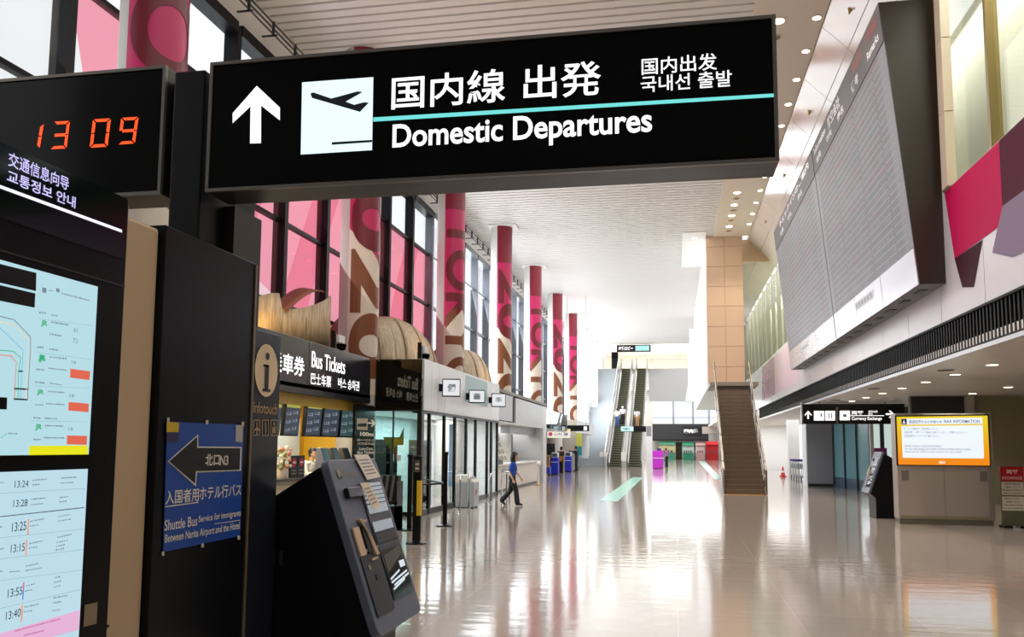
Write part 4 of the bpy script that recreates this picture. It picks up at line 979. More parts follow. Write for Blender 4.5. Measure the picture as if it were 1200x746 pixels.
for k, (x, y) in enumerate([(5.6, 26), (5.8, 20), (5.6, 32)]):
    t_ = thing('ceiling_speaker', ['dark round ceiling speaker nearest in the low passage ceiling', 'dark round ceiling speaker second in the low passage ceiling', 'dark round ceiling speaker farthest in the low passage ceiling'][k], 'speaker', (x, y, 3.44))
    MB().lathe((0,0,0), [(0.16,0),(0.17,-0.01),(0.02,-0.02)], 16).build('grille', mat('#7a6a58', 0.5), t_, local=True)
for k, y in enumerate([19.5, 25.5, 31.5, 38, 45]):
    t_ = thing('ceiling_fitting', 'small brass fitting on the glossy sloping ceiling panels', 'fitting', (4.0, y, 11.6), 0, 'brass fittings on the slope')
    MB().tube([(0,0,0.05),(-0.04,0,-0.11)], [0.065,0.015], 10).build('cone', mat('#b08a4e', 0.3, 0.8), t_, local=True)

# ------------------------------------------------------------------ bus ticket counter on the left
BXF = -7.5
t_ = thing('bus_ticket_sign', 'long dark shop sign with white Bus Tickets lettering', 'shop sign', (-7.6, 15, 2.8))
MB().box(-7.85, BXF, 9.5, 20.47, 2.78, 3.9).build('fascia', mat('#24252c', 0.22), t_, bevel=0.01)
b = MB(); 
for y in (13.2, 16.6, 19.98): b.box(BXF-0.001, BXF+0.003, y, y+0.012, 2.8, 3.88)
b.build('joint', mat('#111216', 0.4), t_)
b = MB()
BT = BXF+0.006
def xt4(mb, s, x0, y0, x1, yt, bold):
    p = z4([(x0,y0),(x1,y0),(x0,yt)]); return xtext(mb, s, BT, p[0][0], p[0][1], p[1][0], p[2][1], bold)
p = z4([(128,322),(226,322),(128,240)]); L_ = onX(*p[0], BT); T_ = onX(*p[2], BT); R2 = onX(*p[1], BT); wc = (R2.y-L_.y)/2.4
b.text('乗車券', (BT, R2.y-wc*3.25, L_.z-0.02), (0,1,0), (0,0,1), wc*3.25, T_.z-L_.z, 0.012)
xt4(b, 'Bus Tickets', 255, 305, 388, 240, 0.006); xt4(b, '巴士车票', 252, 372, 332, 325, 0.004); xt4(b, '버스 승차권', 360, 386, 444, 345, 0.004)
b.build('lettering', glow('#ffffff', 1.7), t_)
t_ = thing('mirror_panel', 'glossy black panel at the end of the bus counter that mirrors the sign', 'panel', (-6.85, 20.5, 2.6))
MB().box(-7.5, -6.22, 20.48, 20.6, 2.62, 3.9).build('board', mat('#4c463a', 0.03, 0.9), t_)
MB().box(-7.5, -6.22, 20.475, 20.6, 2.6, 2.63).build('lower_edge', mat('#2c2620', 0.4), t_)
# interior: counter, back wall, ceiling
st(MB().box(-9.3, -9.25, 9.5, 20.4, 0, 2.9).build('wall_counter_back', mat('#c79a1c', 0.5)), 'yellow back wall of the bus ticket counter', 'wall')
st(MB().box(-9.3, -7.5, 9.5, 20.4, 2.9, 2.98).build('ceiling_counter', mat('#d6cdb8', 0.5)))
st(MB().box(-9.3, -7.55, 20.3, 20.42, 0, 2.9).build('wall_counter_end', mat('#d0a31d', 0.5)), 'yellow end wall of the bus ticket counter', 'wall')
st(MB().box(-9.3, -7.86, 9.4, 20.46, 3.8, 3.9).build('roof_counter', mat('#6b5a45', 0.5)))
st(MB().box(-9.24, -9.22, 16.5, 20.0, 0.9, 2.4).build('trim_10', mat('#c9d6da', 0.4)), 'pale white board on the yellow back wall', 'wall panel')
st(MB().box(-7.75, -7.65, 9.5, 20.4, 2.55, 2.78).build('trim_11', mat('#b89a3a', 0.45)), 'yellow valance over the counter screens', 'valance')
t_ = thing('ticket_counter', 'long bus ticket counter below the row of screens', 'counter', (-7.9, 15, 0))
MB().box(-8.02, -7.62, 12.3, 19.9, 0, 1.02).build('body', mat('#d9cdb4', 0.5), t_)
MB().box(-8.06, -7.5, 12.3, 19.95, 1.02, 1.08).build('counter_top', mat('#3b332c', 0.25), t_)
area('counter_ceiling_lamps', (-8.4, 15.5, 2.88), (0, 0, -1), 0.6, 8, 200, (1, 0.92, 0.76))
area('counter_uplights', (-7.95, 16, 3.95), (-0.25, 0, 1), 0.2, 8, 110, (1, 0.66, 0.28))
sh = ['first', 'second', 'third', 'fourth', 'fifth']
for k, (px0, px1) in enumerate([(302, 326), (330, 348), (355, 374), (375, 395), (396, 415)]):
    y0, y1 = onX(px0, 490, -7.75).y, onX(px1, 490, -7.75).y
    t_ = thing('timetable_screen', '%s of five hanging timetable screens over the bus counter from the i disc' % sh[k], 'screen', (-7.8, (y0+y1)/2, 1.9), 0, 'hanging timetable screens')
    zt, zb = 2.56+0.03*k, 1.92
    MB().hexa([(-7.78,y0,zb),(-7.72,y0,zb),(-7.72,y1,zb),(-7.78,y1,zb)], [(-7.74,y0,zt),(-7.66,y0,zt),(-7.66,y1,zt),(-7.74,y1,zt)]).build('case', BLACK, t_)
    def SQ(u0, u1, v0, v1, h=0.004):
        X = lambda v: -7.72+0.06*v+h
        return [(X(v0), y0+(y1-y0)*u0, zb+(zt-zb)*v0), (X(v0), y0+(y1-y0)*u1, zb+(zt-zb)*v0), (X(v1), y0+(y1-y0)*u1, zb+(zt-zb)*v1), (X(v1), y0+(y1-y0)*u0, zb+(zt-zb)*v1)]
    p_ = MB().poly(SQ(0.05, 0.95, 0.04, 0.96)).build('panel', glow('#3b4250' if k < 4 else '#3d5556', 0.8), t_)
    MB().poly(SQ(0.05, 0.95, 0.86, 0.96, 0.006)).build('top_band', glow('#aeb048', 0.8), p_)
    b = MB()
    for r in range(3):
        for c_ in range(2):
            for q in range(3):
                u = 0.1+0.42*c_+0.11*q; v = 0.62-0.24*r+0.05*c_
                b.poly(SQ(u, u+0.07, v, v+(0.10 if q == 2 else 0.035), 0.006)); b.poly(SQ(u, u+0.05, v+0.06, v+0.085, 0.006))
    b.build('rows', glow('#8f99a8', 0.8), p_)
    MB().box(-7.72, -7.69, (y0+y1)/2-0.03, (y0+y1)/2+0.03, zt-0.02, 2.775).build('hanger', BLACK, t_)
# black direction board '100 m'
t_ = thing('low_cost_bus_sign', 'narrow black board with a bus pictogram, right arrow and 100m', 'sign', (-7.5, 19.8, 1.2))
ya, yb = onX(416, 500, -7.44).y, 20.44
MB().box(-7.5, -7.44, ya, yb, 0, 2.72).build('board', mat('#0c0d0f', 0.3), t_)
def zl(pts): return zm(pts, 6.2167, 330, 460)
LX = -7.436
xl = lambda mb, pts: mb.poly([onX(x, y, LX) for x, y in zl(pts)])
b = MB(); xl(b, [(548,186),(628,186),(626,272),(548,268)]); b.build('pictogram_square', mat('#cdb9a4', 0.5), t_)
b = MB(); b.poly([onX(x, y, LX+0.004) for x, y in zl([(556,225),(620,222),(618,246),(556,246)])]); b.build('bus_pictogram', mat('#1a1a1c', 0.5), t_)
b = MB(); xl(b, [(628,216),(664,216),(650,196),(662,196),(682,221),(662,246),(650,246),(664,226),(628,226)])
for s_, x0, y0, x1, yt, bo in [('100m',572,314,668,284,0.03), ('ローコスト',552,352,672,334,0.01), ('バスのりば',552,380,672,360,0.01), ('Low-Cost',566,418,664,396,0.01), ('Bus Tickets',552,446,676,424,0.01)]:
    p = zl([(x0,y0),(x1,y0),(x0,yt)]); xtext(b, s_, LX, p[0][0], p[0][1], p[1][0], p[2][1], bo)
b.build('lettering', glow('#d2bfa8', 0.7), t_)
# counter things
def placard(label, y):
    t = thing('no_entry_placard', label, 'placard', (-7.75, y, 1.08))
    MB().box(-0.02, 0.02, -0.16, 0.16, 0, 0.44).build('board', mat('#1b1517', 0.4), t, local=True)
    MB().tube([(0.021,0,0.3),(0.026,0,0.3)], 0.09, 16).build('red_disc', mat('#c2283a', 0.4), t, local=True)
    MB().box(0.024, 0.03, -0.07, 0.07, 0.285, 0.315).build('white_bar', WHITE, t, local=True)
    MB().box(0.02, 0.024, -0.11, 0.11, 0.06, 0.08).box(0.02, 0.024, -0.11, 0.11, 0.13, 0.15).build('print', mat('#a08f8a', 0.5), t, local=True)
placard('black placard with a red no entry disc on the counter, next to the flower arrangement', onX(343.5, 545, -7.75).y)
placard('black placard with a red no entry disc on the counter, next to the clerk', onX(352, 545, -7.75).y)
for k, px in enumerate([380, 392, 405]):
    y = onX(px, 540, -7.8).y
    t = thing('counter_terminal', ['grey counter terminal nearest to the clerk', 'grey counter terminal in the middle of the three', 'grey counter terminal farthest from the clerk'][k], 'terminal', (-7.8, y, 1.08), 0, 'grey counter terminals')
    MB().hexa([(-0.15,-0.2,0),(0.2,-0.2,0),(0.2,0.2,0),(-0.15,0.2,0)], [(-0.12,-0.18,0.6),(-0.02,-0.18,0.6),(-0.02,0.18,0.6),(-0.12,0.18,0.6)]).build('case', mat('#4f4a40' if k else '#6b6f78', 0.4), t, local=True, bevel=0.02)
    MB().poly([(0.192,-0.16,0.06),(0.192,0.16,0.06),(0.0,0.15,0.57),(0.0,-0.15,0.57)]).build('screen', mat('#6f8f98', 0.12), t, local=True)
t = thing('flower_arrangement', 'small pale flower arrangement on the bus counter beside the i disc panel', 'flowers', (-7.8, onX(334, 550, -7.8).y-0.12, 1.08))
MB().lathe((0,0,0), [(0.09,0),(0.13,0.1),(0.11,0.2),(0.0,0.19)], 14).build('pot', mat('#e3d7c6', 0.4), t, local=True, smooth=True)
for c_, n_ in [('#e8dfcc', 16), ('#d18a74', 8), ('#8f9a62', 10)]:
    b = MB()
    for k in range(n_): b.ball((random.uniform(-0.14,0.14), random.uniform(-0.2,0.2), random.uniform(0.2,0.6)), random.uniform(0.03,0.06), 8)
    b.build('blossoms' if c_ != '#8f9a62' else 'leaves', mat(c_, 0.7), t, local=True)
MB().tube([(0,0,0.15),(0,0,0.35)], 0.05, 8).build('stems', mat('#6f7a4c', 0.6), t, local=True)

st(MB().box(-9.3, -6.5, 20.62, 43.3, 3.78, 3.895).build('roof_shops', mat('#8d8a85', 0.6)))
# curved wooden shells on the shop roofs
def dome(label, yc, hw, x0, z0, h, bulge=0.9):
    t = thing('wooden_shell', label, 'wood shell', (x0, yc, z0))
    H = lambda u: h*max(0.0, 1-abs(u)**2.3)**(1/2.3)
    for k in range(9):
        a0, a1 = -1+2*k/9, -1+2*(k+1)/9
        rows = []
        for j in range(11):
            ph = j/10*math.pi/2
            rows.append([(x0+bulge*0.75*math.sqrt(max(0, 1-u*u))*math.cos(ph)+0.03*(k % 2), yc+hw*u*(0.9+0.1*math.cos(ph)), z0+H(u)*math.sin(ph)) for u in [a0+(a1-a0)*q/4 for q in range(5)]])
        MB().sheet(rows).build('curved_slat', WOOD, t, smooth=True, solid=0.03)
    U = [-1+2*a/24 for a in range(25)]
    MB().sheet([[(x0-0.75, yc+hw*0.92*u-0.5, z0+H(u)*1.03) for u in U], [(x0-0.02, yc+hw*0.9*u, z0+H(u)*0.99) for u in U]]).build('brown_rim', DWOOD, t, smooth=True, solid=0.03)
    MB().box(x0-0.3, x0+0.35, yc-hw, yc+hw, z0-0.12, z0).build('plinth', mat('#5d4a35', 0.5), t)
dome('round wooden shell of wide curved slats above the mirror panel', 25.0, 3.75, -8.35, 4.02, 1.55)
dome('round wooden shell seen partly behind the second lettered pillar', 34.0, 3.3, -8.35, 4.02, 1.6)
t_ = thing('wooden_wave', 'wavy pale wood screen lit from below on the bus counter roof', 'wood screen', (-8.2, 15.5, 3.9))
rows = [[], []]; 
for k in range(61):
    y = 12.2+6.5*k/60
    tz = 4.62+0.32*math.cos((y-16.7)*1.2)**2*(1 if y < 16.7 else 0)+(0.62*((y-16.7)/2.0)**1.5 if y > 16.7 else 0)
    x = -8.15+0.22*math.sin((y-12)*1.25)
    rows[0].append((x, y, 3.9)); rows[1].append((x, y, min(tz, 5.28)))
MB().sheet(rows).build('curved_sheet', WOOD, t_, smooth=True, solid=0.04)
b = MB(); b.sheet([[(-8.5, 16.8+1.9*k/10, 4.65+0.75*math.sin(k/10*math.pi/2)) for k in range(11)], [(-8.1, 16.8+1.9*k/10, 4.60+0.73*math.sin(k/10*math.pi/2)) for k in range(11)]])
b.build('brown_rim', DWOOD, t_, smooth=True, solid=0.03)
b = MB()
for y in (12.5, 14.2, 15.9, 17.5): b.box(-8.15+0.22*math.sin((y-12)*1.25)+0.015, -8.15+0.22*math.sin((y-12)*1.25)+0.03, y, y+0.015, 3.9, 4.55)
b.build('seams', mat('#8a6a40', 0.5), t_)
area('shell_uplight', (-7.75, 25.2, 4.0), (-0.4, 0, 1), 0.2, 6, 60, (1, 0.66, 0.28))
area('shell_uplight_far', (-7.75, 34.2, 4.0), (-0.4, 0, 1), 0.2, 5, 45, (1, 0.66, 0.28))

# security cameras on the shop edge
def camera_unit(label, x, y, z):
    t = thing('security_camera', label, 'camera', (x, y, z))
    MB().box(-0.05, 0.05, -0.12, -0.06, 0, 0.42).build('bracket', BLACK, t, local=True)
    MB().box(-0.06, 0.12, -0.06, 0.3, 0.16, 0.34).build('housing', mat('#d8d6d2', 0.4), t, local=True, bevel=0.015)
    MB().lathe((0.03, 0.3, 0.06), [(0.02,-0.06),(0.1,-0.02),(0.12,0.06),(0.12,0.1)], 14).build('dome', BLACKG, t, local=True, smooth=True)
camera_unit('white and black security camera on the near corner of the white fascia', -6.35, 20.75, 3.92)
camera_unit('white security camera on top of the bus ticket sign', -7.6, 18.2, 3.9)

# ------------------------------------------------------------------ glass fronted white shop
WX = -6.2
t_ = thing('white_shop_fascia', 'white panelled shop fascia above the glass doors', 'fascia', (-6.4, 25, 2.62))
b = MB(); ypan = 20.6
for k in range(14):
    y0 = 20.6+9.3*k/14; b.box(-6.5, WX, y0+0.006, y0+9.3/14-0.006, 2.63, 3.92)
b.box(-6.5, WX-0.02, 20.6, 29.9, 2.62, 3.9); b.build('panels', mat('#e9edf0', 0.3), t_)
MB().box(-6.5, WX+0.005, 20.6, 29.9, 2.56, 2.62).build('lower_edge', mat('#26282b', 0.4), t_)
b = MB(); b.box(WX, WX+0.006, 24.9, 27.9, 3.05, 3.86); b.build('teal_mural', mat('#a9ccd0', 0.4), t_)
def blade_sign(label, y, zc, w, mark):
    t = thing('blade_sign', label, 'sign', (WX+0.06, y, zc))
    MB().box(0.02, 0.5, -0.07, 0.07, -w, w).build('case', BLACK, t, local=True)
    MB().box(-0.07, 0.03, -0.03, 0.03, -0.1, 0.1).build('bracket', BLACK, t, local=True)
    MB().box(0.04, 0.48, -0.076, -0.068, -w+0.03, w-0.03).build('lit_face', glow('#eef0f4', 0.85), t, local=True)
    b = MB(); b.text(mark, (0.15, -0.08, -w*0.45), (1,0,0), (0,0,1), 0.22, w*0.9, 0.03); b.build('mark', mat('#9fa6b4', 0.4), t, local=True)
    t.rotation_euler = (0, 0, math.radians(18))
blade_sign('white square blade sign on the white fascia nearest to the mirror panel', 22.0, 3.28, 0.24, '個')
blade_sign('slim white blade sign on the white fascia in front of the teal mural', 25.0, 3.22, 0.2, 'i')
blade_sign('white blade sign near the far end of the white fascia', 28.2, 3.28, 0.23, '手')
t_ = thing('glass_shop_front', 'tall glass shop front with black posts under the white fascia', 'shop front', (WX, 25, 0))
for y in (21.3, 22.75, 23.9, 25.25, 26.5, 28.2, 28.85, 29.85):
    MB().box(WX-0.1, WX-0.02, y-0.05, y+0.05, 0, 2.58).build('post', BLACK, t_)
MB().box(WX-0.12, WX-0.0, 20.45, 20.65, 0, 2.6).build('corner_post', mat('#101112', 0.35), t_)
MB().box(WX-0.08, WX-0.04, 20.6, 29.85, 0, 0.14).build('sill', mat('#3b3d40', 0.4), t_)
prev = 20.65
for y in (21.3, 22.75, 23.9, 25.25, 26.5, 28.2, 29.85):
    MB().box(WX-0.065, WX-0.055, prev, y-0.05, 0.14, 2.56).build('pane', GLASS, t_); prev = y+0.05
t_ = thing('teal_glass_screen', 'teal glass screen below the mirror panel with a yellow arrow behind', 'glass screen', (-6.9, 20.52, 0))
MB().box(-7.45, -6.33, 20.52, 20.54, 0.1, 2.6).build('pane', TEALG, t_)
MB().box(-7.45, -6.33, 20.5, 20.56, 0, 0.1).build('rail', BLACK, t_)
MB().box(-6.98, -6.95, 20.5, 20.56, 0.1, 2.6).build('mullion', mat('#37474a', 0.3), t_)
MB().box(-6.95, -6.93, 20.51, 20.525, 1.35, 1.52).box(-6.85, -6.74, 20.51, 20.525, 1.36, 1.5).build('white_stickers', WHITE, t_)
t_ = thing('yellow_arrow_sign', 'yellow arrow board behind the teal glass screen', 'sign', (-7.15, 21.0, 1.75))
MB().prism([(-7.4,21,1.95),(-6.95,21,1.95),(-6.85,21,2.2),(-6.85,21,1.75),(-7.0,21,1.75),(-7.2,21,1.62)], (0,0.03,0)).build('board', mat('#d2b23a', 0.4), t_)
MB().box(-7.2, -7.17, 21.0, 21.03, 0, 1.7).build('pole', STEEL, t_)
# the shop's inside
st(MB().box(-9.3, -9.2, 20.6, 29.9, 0, 2.7).build('wall_shop_back', mat('#e4e8ea', 0.5)))
st(MB().box(-9.3, -6.3, 29.86, 29.95, 0, 2.6).build('wall_shop_side', mat('#d8dadb', 0.5)))
st(MB().box(-9.3, -6.5, 20.6, 29.9, 2.66, 2.75).build('ceiling_shop', mat('#eceded', 0.5)))
area('shop_ceiling_lamps', (-7.8, 25, 2.62), (0, 0, -1), 1.6, 8, 420, (0.96, 0.98, 1))
def shelf_unit(label, x, y, n, col):
    t = thing('shelf_unit', label, 'shelf', (x, y, 0))
    MB().box(-0.2, 0.2, -0.5, -0.46, 0, 1.9).box(-0.2, 0.2, 0.46, 0.5, 0, 1.9).build('side', CHAR, t, local=True)
    for k in range(n): MB().box(-0.2, 0.2, -0.46, 0.46, 0.25+k*0.5, 0.28+k*0.5).build('shelf', CHAR, t, local=True)
    MB().box(-0.22, -0.2, -0.5, 0.5, 0, 1.9).build('back', mat(col, 0.5), t, local=True)
shelf_unit('dark shelf unit inside the glass shop, near the corner post', -7.9, 22.6, 4, '#6a7176')
shelf_unit('dark shelf unit inside the glass shop, behind the trash bin', -7.6, 25.0, 4, '#4b5257')
t_ = thing('blue_banner', 'tall blue banner inside the glass shop', 'banner', (-6.8, 25.6, 0))
MB().box(-6.82, -6.8, 25.35, 25.85, 0.5, 2.4).build('sheet', mat('#3f93c9', 0.5), t_); MB().box(-6.84, -6.78, 25.3, 25.9, 0, 0.06).tube([(-6.81,25.6,0.0),(-6.81,25.6,0.5)], 0.02).build('stand', STEEL, t_)
# trash bin, hoop barriers, stanchions, leaflet rack
t_ = thing('trash_bin', 'grey metal trash bin with a sloping cream top before the glass shop', 'bin', (-5.86, 23.9, 0))
MB().box(-0.26, 0.26, -0.33, 0.33, 0.03, 0.72).build('body', mat('#b5b7b8', 0.35, 0.5), t_, local=True, bevel=0.015)
MB().hexa([(-0.27,-0.34,0.72),(0.27,-0.34,0.72),(0.27,0.34,0.72),(-0.27,0.34,0.72)], [(-0.27,-0.34,0.92),(0.05,-0.34,0.92),(0.05,0.34,0.92),(-0.27,0.34,0.92)]).build('lid', mat('#cfc8bb', 0.4), t_, local=True, bevel=0.01)
MB().prism([(0.262,-0.1,0.35),(0.262,0.1,0.45),(0.262,0.1,0.55),(0.262,-0.1,0.45)], (0.004,0,0)).build('red_label', mat('#c0564c', 0.5), t_, local=True)
for y in (-0.2, 0.12): MB().poly([(0.19,y-0.09,0.80),(0.19,y+0.09,0.80),(0.11,y+0.09,0.875),(0.11,y-0.09,0.875)]).build('slot', BLACK, t_, local=True)
for x in (-0.2, 0.2): MB().box(x-0.03, x+0.03, -0.3, 0.3, 0, 0.03).build('foot', BLACK, t_, local=True)
def hoop(label, x, y, wd, h, ang):
    t = thing('hoop_barrier', label, 'barrier', (x, y, 0), ang, 'steel hoop barriers')
    MB().tube([(0,-wd/2,0),(0,-wd/2,h-0.08),(0,-wd/2+0.08,h),(0,wd/2-0.08,h),(0,wd/2,h-0.08),(0,wd/2,0)], 0.024, 8).build('hoop', CHROME, t, local=True, smooth=True)
    for s in (-1, 1): MB().lathe((0,s*wd/2,0), [(0.05,0),(0.05,0.012),(0.026,0.02)], 12).build('floor_flange', CHROME, t, local=True)
for k, (x, y, lb) in enumerate([(-5.55, 25.6, 'steel hoop barrier just behind the trash bin'), (-5.45, 27.4, 'steel hoop barrier second behind the trash bin'), (-5.6, 28.4, 'steel hoop barrier third behind the trash bin'), (-5.95, 29.9, 'steel hoop barrier left of the walking woman')]): hoop(lb, x, y, 1.1, 0.9, math.radians(25 if k % 2 else 10))
for k, (x, y) in enumerate([(-5.55, 21.8), (-5.6, 23.0)]): hoop(['steel hoop barrier before the trash bin, nearer one', 'steel hoop barrier before the trash bin, farther one'][k], x, y, 0.7, 0.95, math.radians(15))
def stanchion(label, loc, h, r, yellow=False, belt=None):
    t = thing('belt_stanchion', label, 'stanchion', loc)
    MB().lathe((0,0,0), [(0.19,0),(0.19,0.02),(0.05,0.045),(r,0.06)], 20).build('base', BLACK, t, local=True, smooth=True)
    if yellow:
        MB().box(-0.075, 0.075, -0.03, 0.03, 0.05, h).build('post', BLACK, t, local=True, bevel=0.01)
        MB().box(0.0, 0.078, -0.034, 0.034, h*0.32, h*0.72).build('yellow_panel', mat('#d8b21c', 0.4), t, local=True)
        MB().box(-0.05, 0.05, -0.036, -0.03, h*0.82, h*0.96).build('label_plate', mat('#5c5148', 0.4), t, local=True)
        b = MB(); b.box(-0.03, 0.03, -0.038, -0.035, h*0.85, h*0.87).box(-0.03, 0.03, -0.038, -0.035, h*0.9, h*0.92); b.build('print', mat('#c9bfb0', 0.5), t, local=True)
    else:
        MB().tube([(0,0,0.05),(0,0,h)], r, 12).build('post', BLACK, t, local=True, smooth=True)
    MB().lathe((0,0,h-0.06), [(r*1.25,0),(r*1.25,0.06),(r,0.07)], 12).build('cap', BLACK, t, local=True)
    if belt:
        bx, by, z = belt
        MB().tube([(0,0,z),(bx,by,z)], 0.022, 6).build('belt', BLACK, t, local=True)
    return t
stanchion('black and yellow stanchion standing between the foreground terminal and the glass shop', (-4.58, 14.9, 0), 1.55, 0.045, True)
stanchion('slim black belt stanchion directly left behind the yellow one', (-5.45, 17.2, 0), 1.55, 0.05, False, (0.40, 0.93, 0.92))
stanchion('slim black belt stanchion in front of the trash bin', (-4.98, 18.27, 0), 1.6, 0.05, False, (-0.9, 1.6, 0.92))
t_ = thing('leaflet_rack', 'black rack with slanted slats beside the stanchions', 'rack', (-6.05, 17.1, 0))
b = MB(); b.box(-0.42, -0.38, -0.2, 0.2, 0, 1.0); b.box(0.38, 0.42, -0.2, 0.2, 0, 1.0); b.box(-0.42, 0.42, -0.2, -0.16, 0.55, 0.6); b.box(-0.42, 0.42, -0.2, 0.2, 0, 0.5); b.build('frame', BLACK, t_, local=True)
for k in range(6): MB().hexa([(-0.38+0.13*k,-0.1,0.55),(-0.31+0.13*k,-0.1,0.55),(-0.31+0.13*k,0.1,0.55),(-0.38+0.13*k,0.1,0.55)], [(-0.32+0.13*k,-0.05,1.12),(-0.25+0.13*k,-0.05,1.12),(-0.25+0.13*k,0.15,1.12),(-0.32+0.13*k,0.15,1.12)]).build('slat', BLACK, t_, local=True)

# ------------------------------------------------------------------ grey shop fronts beyond
t_ = thing('grey_shop_fascia', 'plain grey shop fascia beyond the white one', 'fascia', (-6.6, 37, 2.7))
MB().box(-6.9, -6.55, 30.0, 34.3, 2.72, 3.75).build('panel', mat('#aeb2b8', 0.35), t_)
MB().box(-6.9, -6.5, 34.7, 42.18, 2.68, 3.72).build('panel', mat('#b4b8bf', 0.35), t_)
MB().box(-6.95, -6.58, 34.3, 34.7, 2.7, 3.8).build('dark_gap', mat('#1f2024', 0.4), t_)
MB().box(-6.9, -6.56, 30.0, 34.3, 3.15, 3.19).build('white_line', WHITE, t_)
MB().box(-7.4, -6.5, 30.0, 42.18, 2.62, 2.675).build('soffit', mat('#d8dadc', 0.4), t_)
st(MB().box(-9.3, -9.2, 30, 60, 0, 2.7).build('wall_shops_rear', mat('#b3aaa0', 0.5)))
st(MB().box(-9.3, -6.5, 42.2, 43.3, 0, 3.72).build('wall_shop_end', mat('#d3d3d4', 0.4)), 'pale wall end between the counter and the glass fascia', 'wall')
st(MB().box(-9.3, -7.6, 29.95, 60, 2.68, 2.76).build('ceiling_shops', mat('#e2e2e0', 0.5)))
st(MB().box(-9.0, -7.9, 37.5, 41.5, 1.1, 2.3).build('trim_12', mat('#6f6a66', 0.4)), 'dark shutter behind the far end of the white counter', 'shutter')
t_ = thing('shutter_box', 'grey rolling shutter box under the grey fascia', 'shutter', (-7.0, 38.5, 2.3))
MB().box(-7.3, -6.9, 35.5, 42.1, 2.28, 2.62).build('box', mat('#a7acb1', 0.35), t_)
b = MB(); 
for k in range(3): b.box(-6.9, -6.89, 35.5, 42.1, 2.32+0.1*k, 2.34+0.1*k)
b.build('slats', mat('#7f858b', 0.35), t_)
t_ = thing('service_counter', 'white service counter right behind the walking woman', 'counter', (-6.9, 36, 0))
MB().box(-7.3, -6.62, 31.2, 41.8, 0.08, 0.98).build('body', mat('#dcd5cd', 0.4), t_)
MB().box(-7.4, -6.55, 31.1, 41.9, 0.98, 1.03).build('counter_top', mat('#efede9', 0.25), t_)
MB().box(-7.28, -6.66, 31.25, 41.7, 0, 0.08).build('kickboard', BLACK, t_)
t_ = thing('menu_board', 'tilted white board full of pictures on the white counter', 'board', (-6.9, 32.6, 1.03))
MB().hexa([(-6.95,32.2,1.12),(-6.9,32.2,1.12),(-6.5,33.5,1.12),(-6.55,33.5,1.12)], [(-7.25,32.0,2.0),(-7.2,32.0,2.0),(-6.85,33.2,1.95),(-6.9,33.2,1.95)]).build('board', mat('#ecebe4', 0.4), t_)
b = MB()
for r in range(3):
    for c_ in range(4):
        u, v = 0.08+0.23*c_, 0.1+0.3*r
        P_ = lambda u, v: Vector((-6.895, 32.2, 1.12))*(1-u)*(1-v)+Vector((-6.495, 33.5, 1.12))*u*(1-v)+Vector((-7.195, 32.0, 2.0))*(1-u)*v+Vector((-6.845, 33.2, 1.95))*u*v+Vector((0.012,-0.004,0))
        b.poly([P_(u,v), P_(u+0.15,v), P_(u+0.15,v+0.18), P_(u,v+0.18)])
b.build('pictures', mat('#b5b3a4', 0.5), t_)
MB().box(-6.95, -6.6, 32.6, 32.7, 1.03, 1.2).build('stand', STEEL, t_)
t_ = thing('espresso_machine', 'small dark machine on the white counter left of the tilted board', 'machine', (-6.9, 31.6, 1.03))
MB().box(-0.2, 0.1, -0.25, 0.25, 0, 0.1).box(-0.2, 0.0, -0.25, 0.25, 0.1, 0.36).box(-0.2, 0.12, -0.25, 0.25, 0.36, 0.46).build('case', mat('#3f3a36', 0.3), t_, local=True, bevel=0.01)
MB().tube([(0.05,0.1,0.1),(0.05,0.1,0.22)], 0.05, 10).build('cup', WHITE, t_, local=True)
t_ = thing('white_floor_stand', 'slim cream sign stand on the floor right of the woman', 'stand', (-6.1, 38.2, 0))
MB().lathe((0,0,0), [(0.2,0),(0.2,0.02),(0.03,0.04)], 14).build('base', mat('#c9b28c', 0.4), t_, local=True); MB().hexa([(-0.02,-0.3,0.03),(0.02,-0.3,0.03),(0.02,0.3,0.03),(-0.02,0.3,0.03)], [(-0.02,-0.12,0.85),(0.02,-0.12,0.85),(0.02,0.12,0.85),(-0.02,0.12,0.85)]).build('panel', mat('#ddd0be', 0.5), t_, local=True)
MB().ball((0,0,0.95), (0.1,0.2,0.12)).build('flowers', mat('#f0efe9', 0.6), t_, local=True)
area('service_counter_lamps', (-8.0, 37, 2.6), (0, 0, -1), 1.2, 10, 120)
# glass fascia and shop with blue machines
t_ = thing('glass_fascia', 'blue grey glass fascia beyond the grey shop fascia', 'fascia', (-6.8, 49, 2.7))
MB().box(-6.83, -6.78, 43.35, 53.85, 2.7, 3.7).build('pane', glass('fascia_glass', '#b8c8d4', 0.12), t_)
for y in (43.4, 46.9, 50.4, 53.8): MB().box(-6.85, -6.76, y-0.04, y+0.04, 2.68, 3.72).build('mullion', STEEL, t_)
MB().box(-7.1, -6.85, 43.35, 53.9, 2.62, 2.7).build('soffit', mat('#c6c9cc', 0.4), t_)
st(MB().box(-9.3, -6.9, 60.2, 60.4, 0, 3.6).build('wall_shop_far', mat('#d8d2c4', 0.5)))
st(MB().box(-9.3, -6.9, 60.4, 74, 2.7, 3.6).build('wall_far_fascia', mat('#dfe2e6', 0.4)))
st(MB().box(-9.3, -9.2, 60, 95, 0, 3.9).build('wall_far_left', mat('#e6e6e4', 0.5)))
t_ = thing('phone_rental_sign', 'white and yellow lit shop sign over the blue machines', 'shop sign', (-7.3, 54, 2.25))
MB().box(-8.05, -6.6, 54, 54.15, 2.26, 2.84).build('case', glow('#f2ecd8', 0.9), t_)
MB().box(-8.0, -6.65, 53.99, 54.0, 2.72, 2.83).build('yellow_band', glow('#ead65a', 0.9), t_)
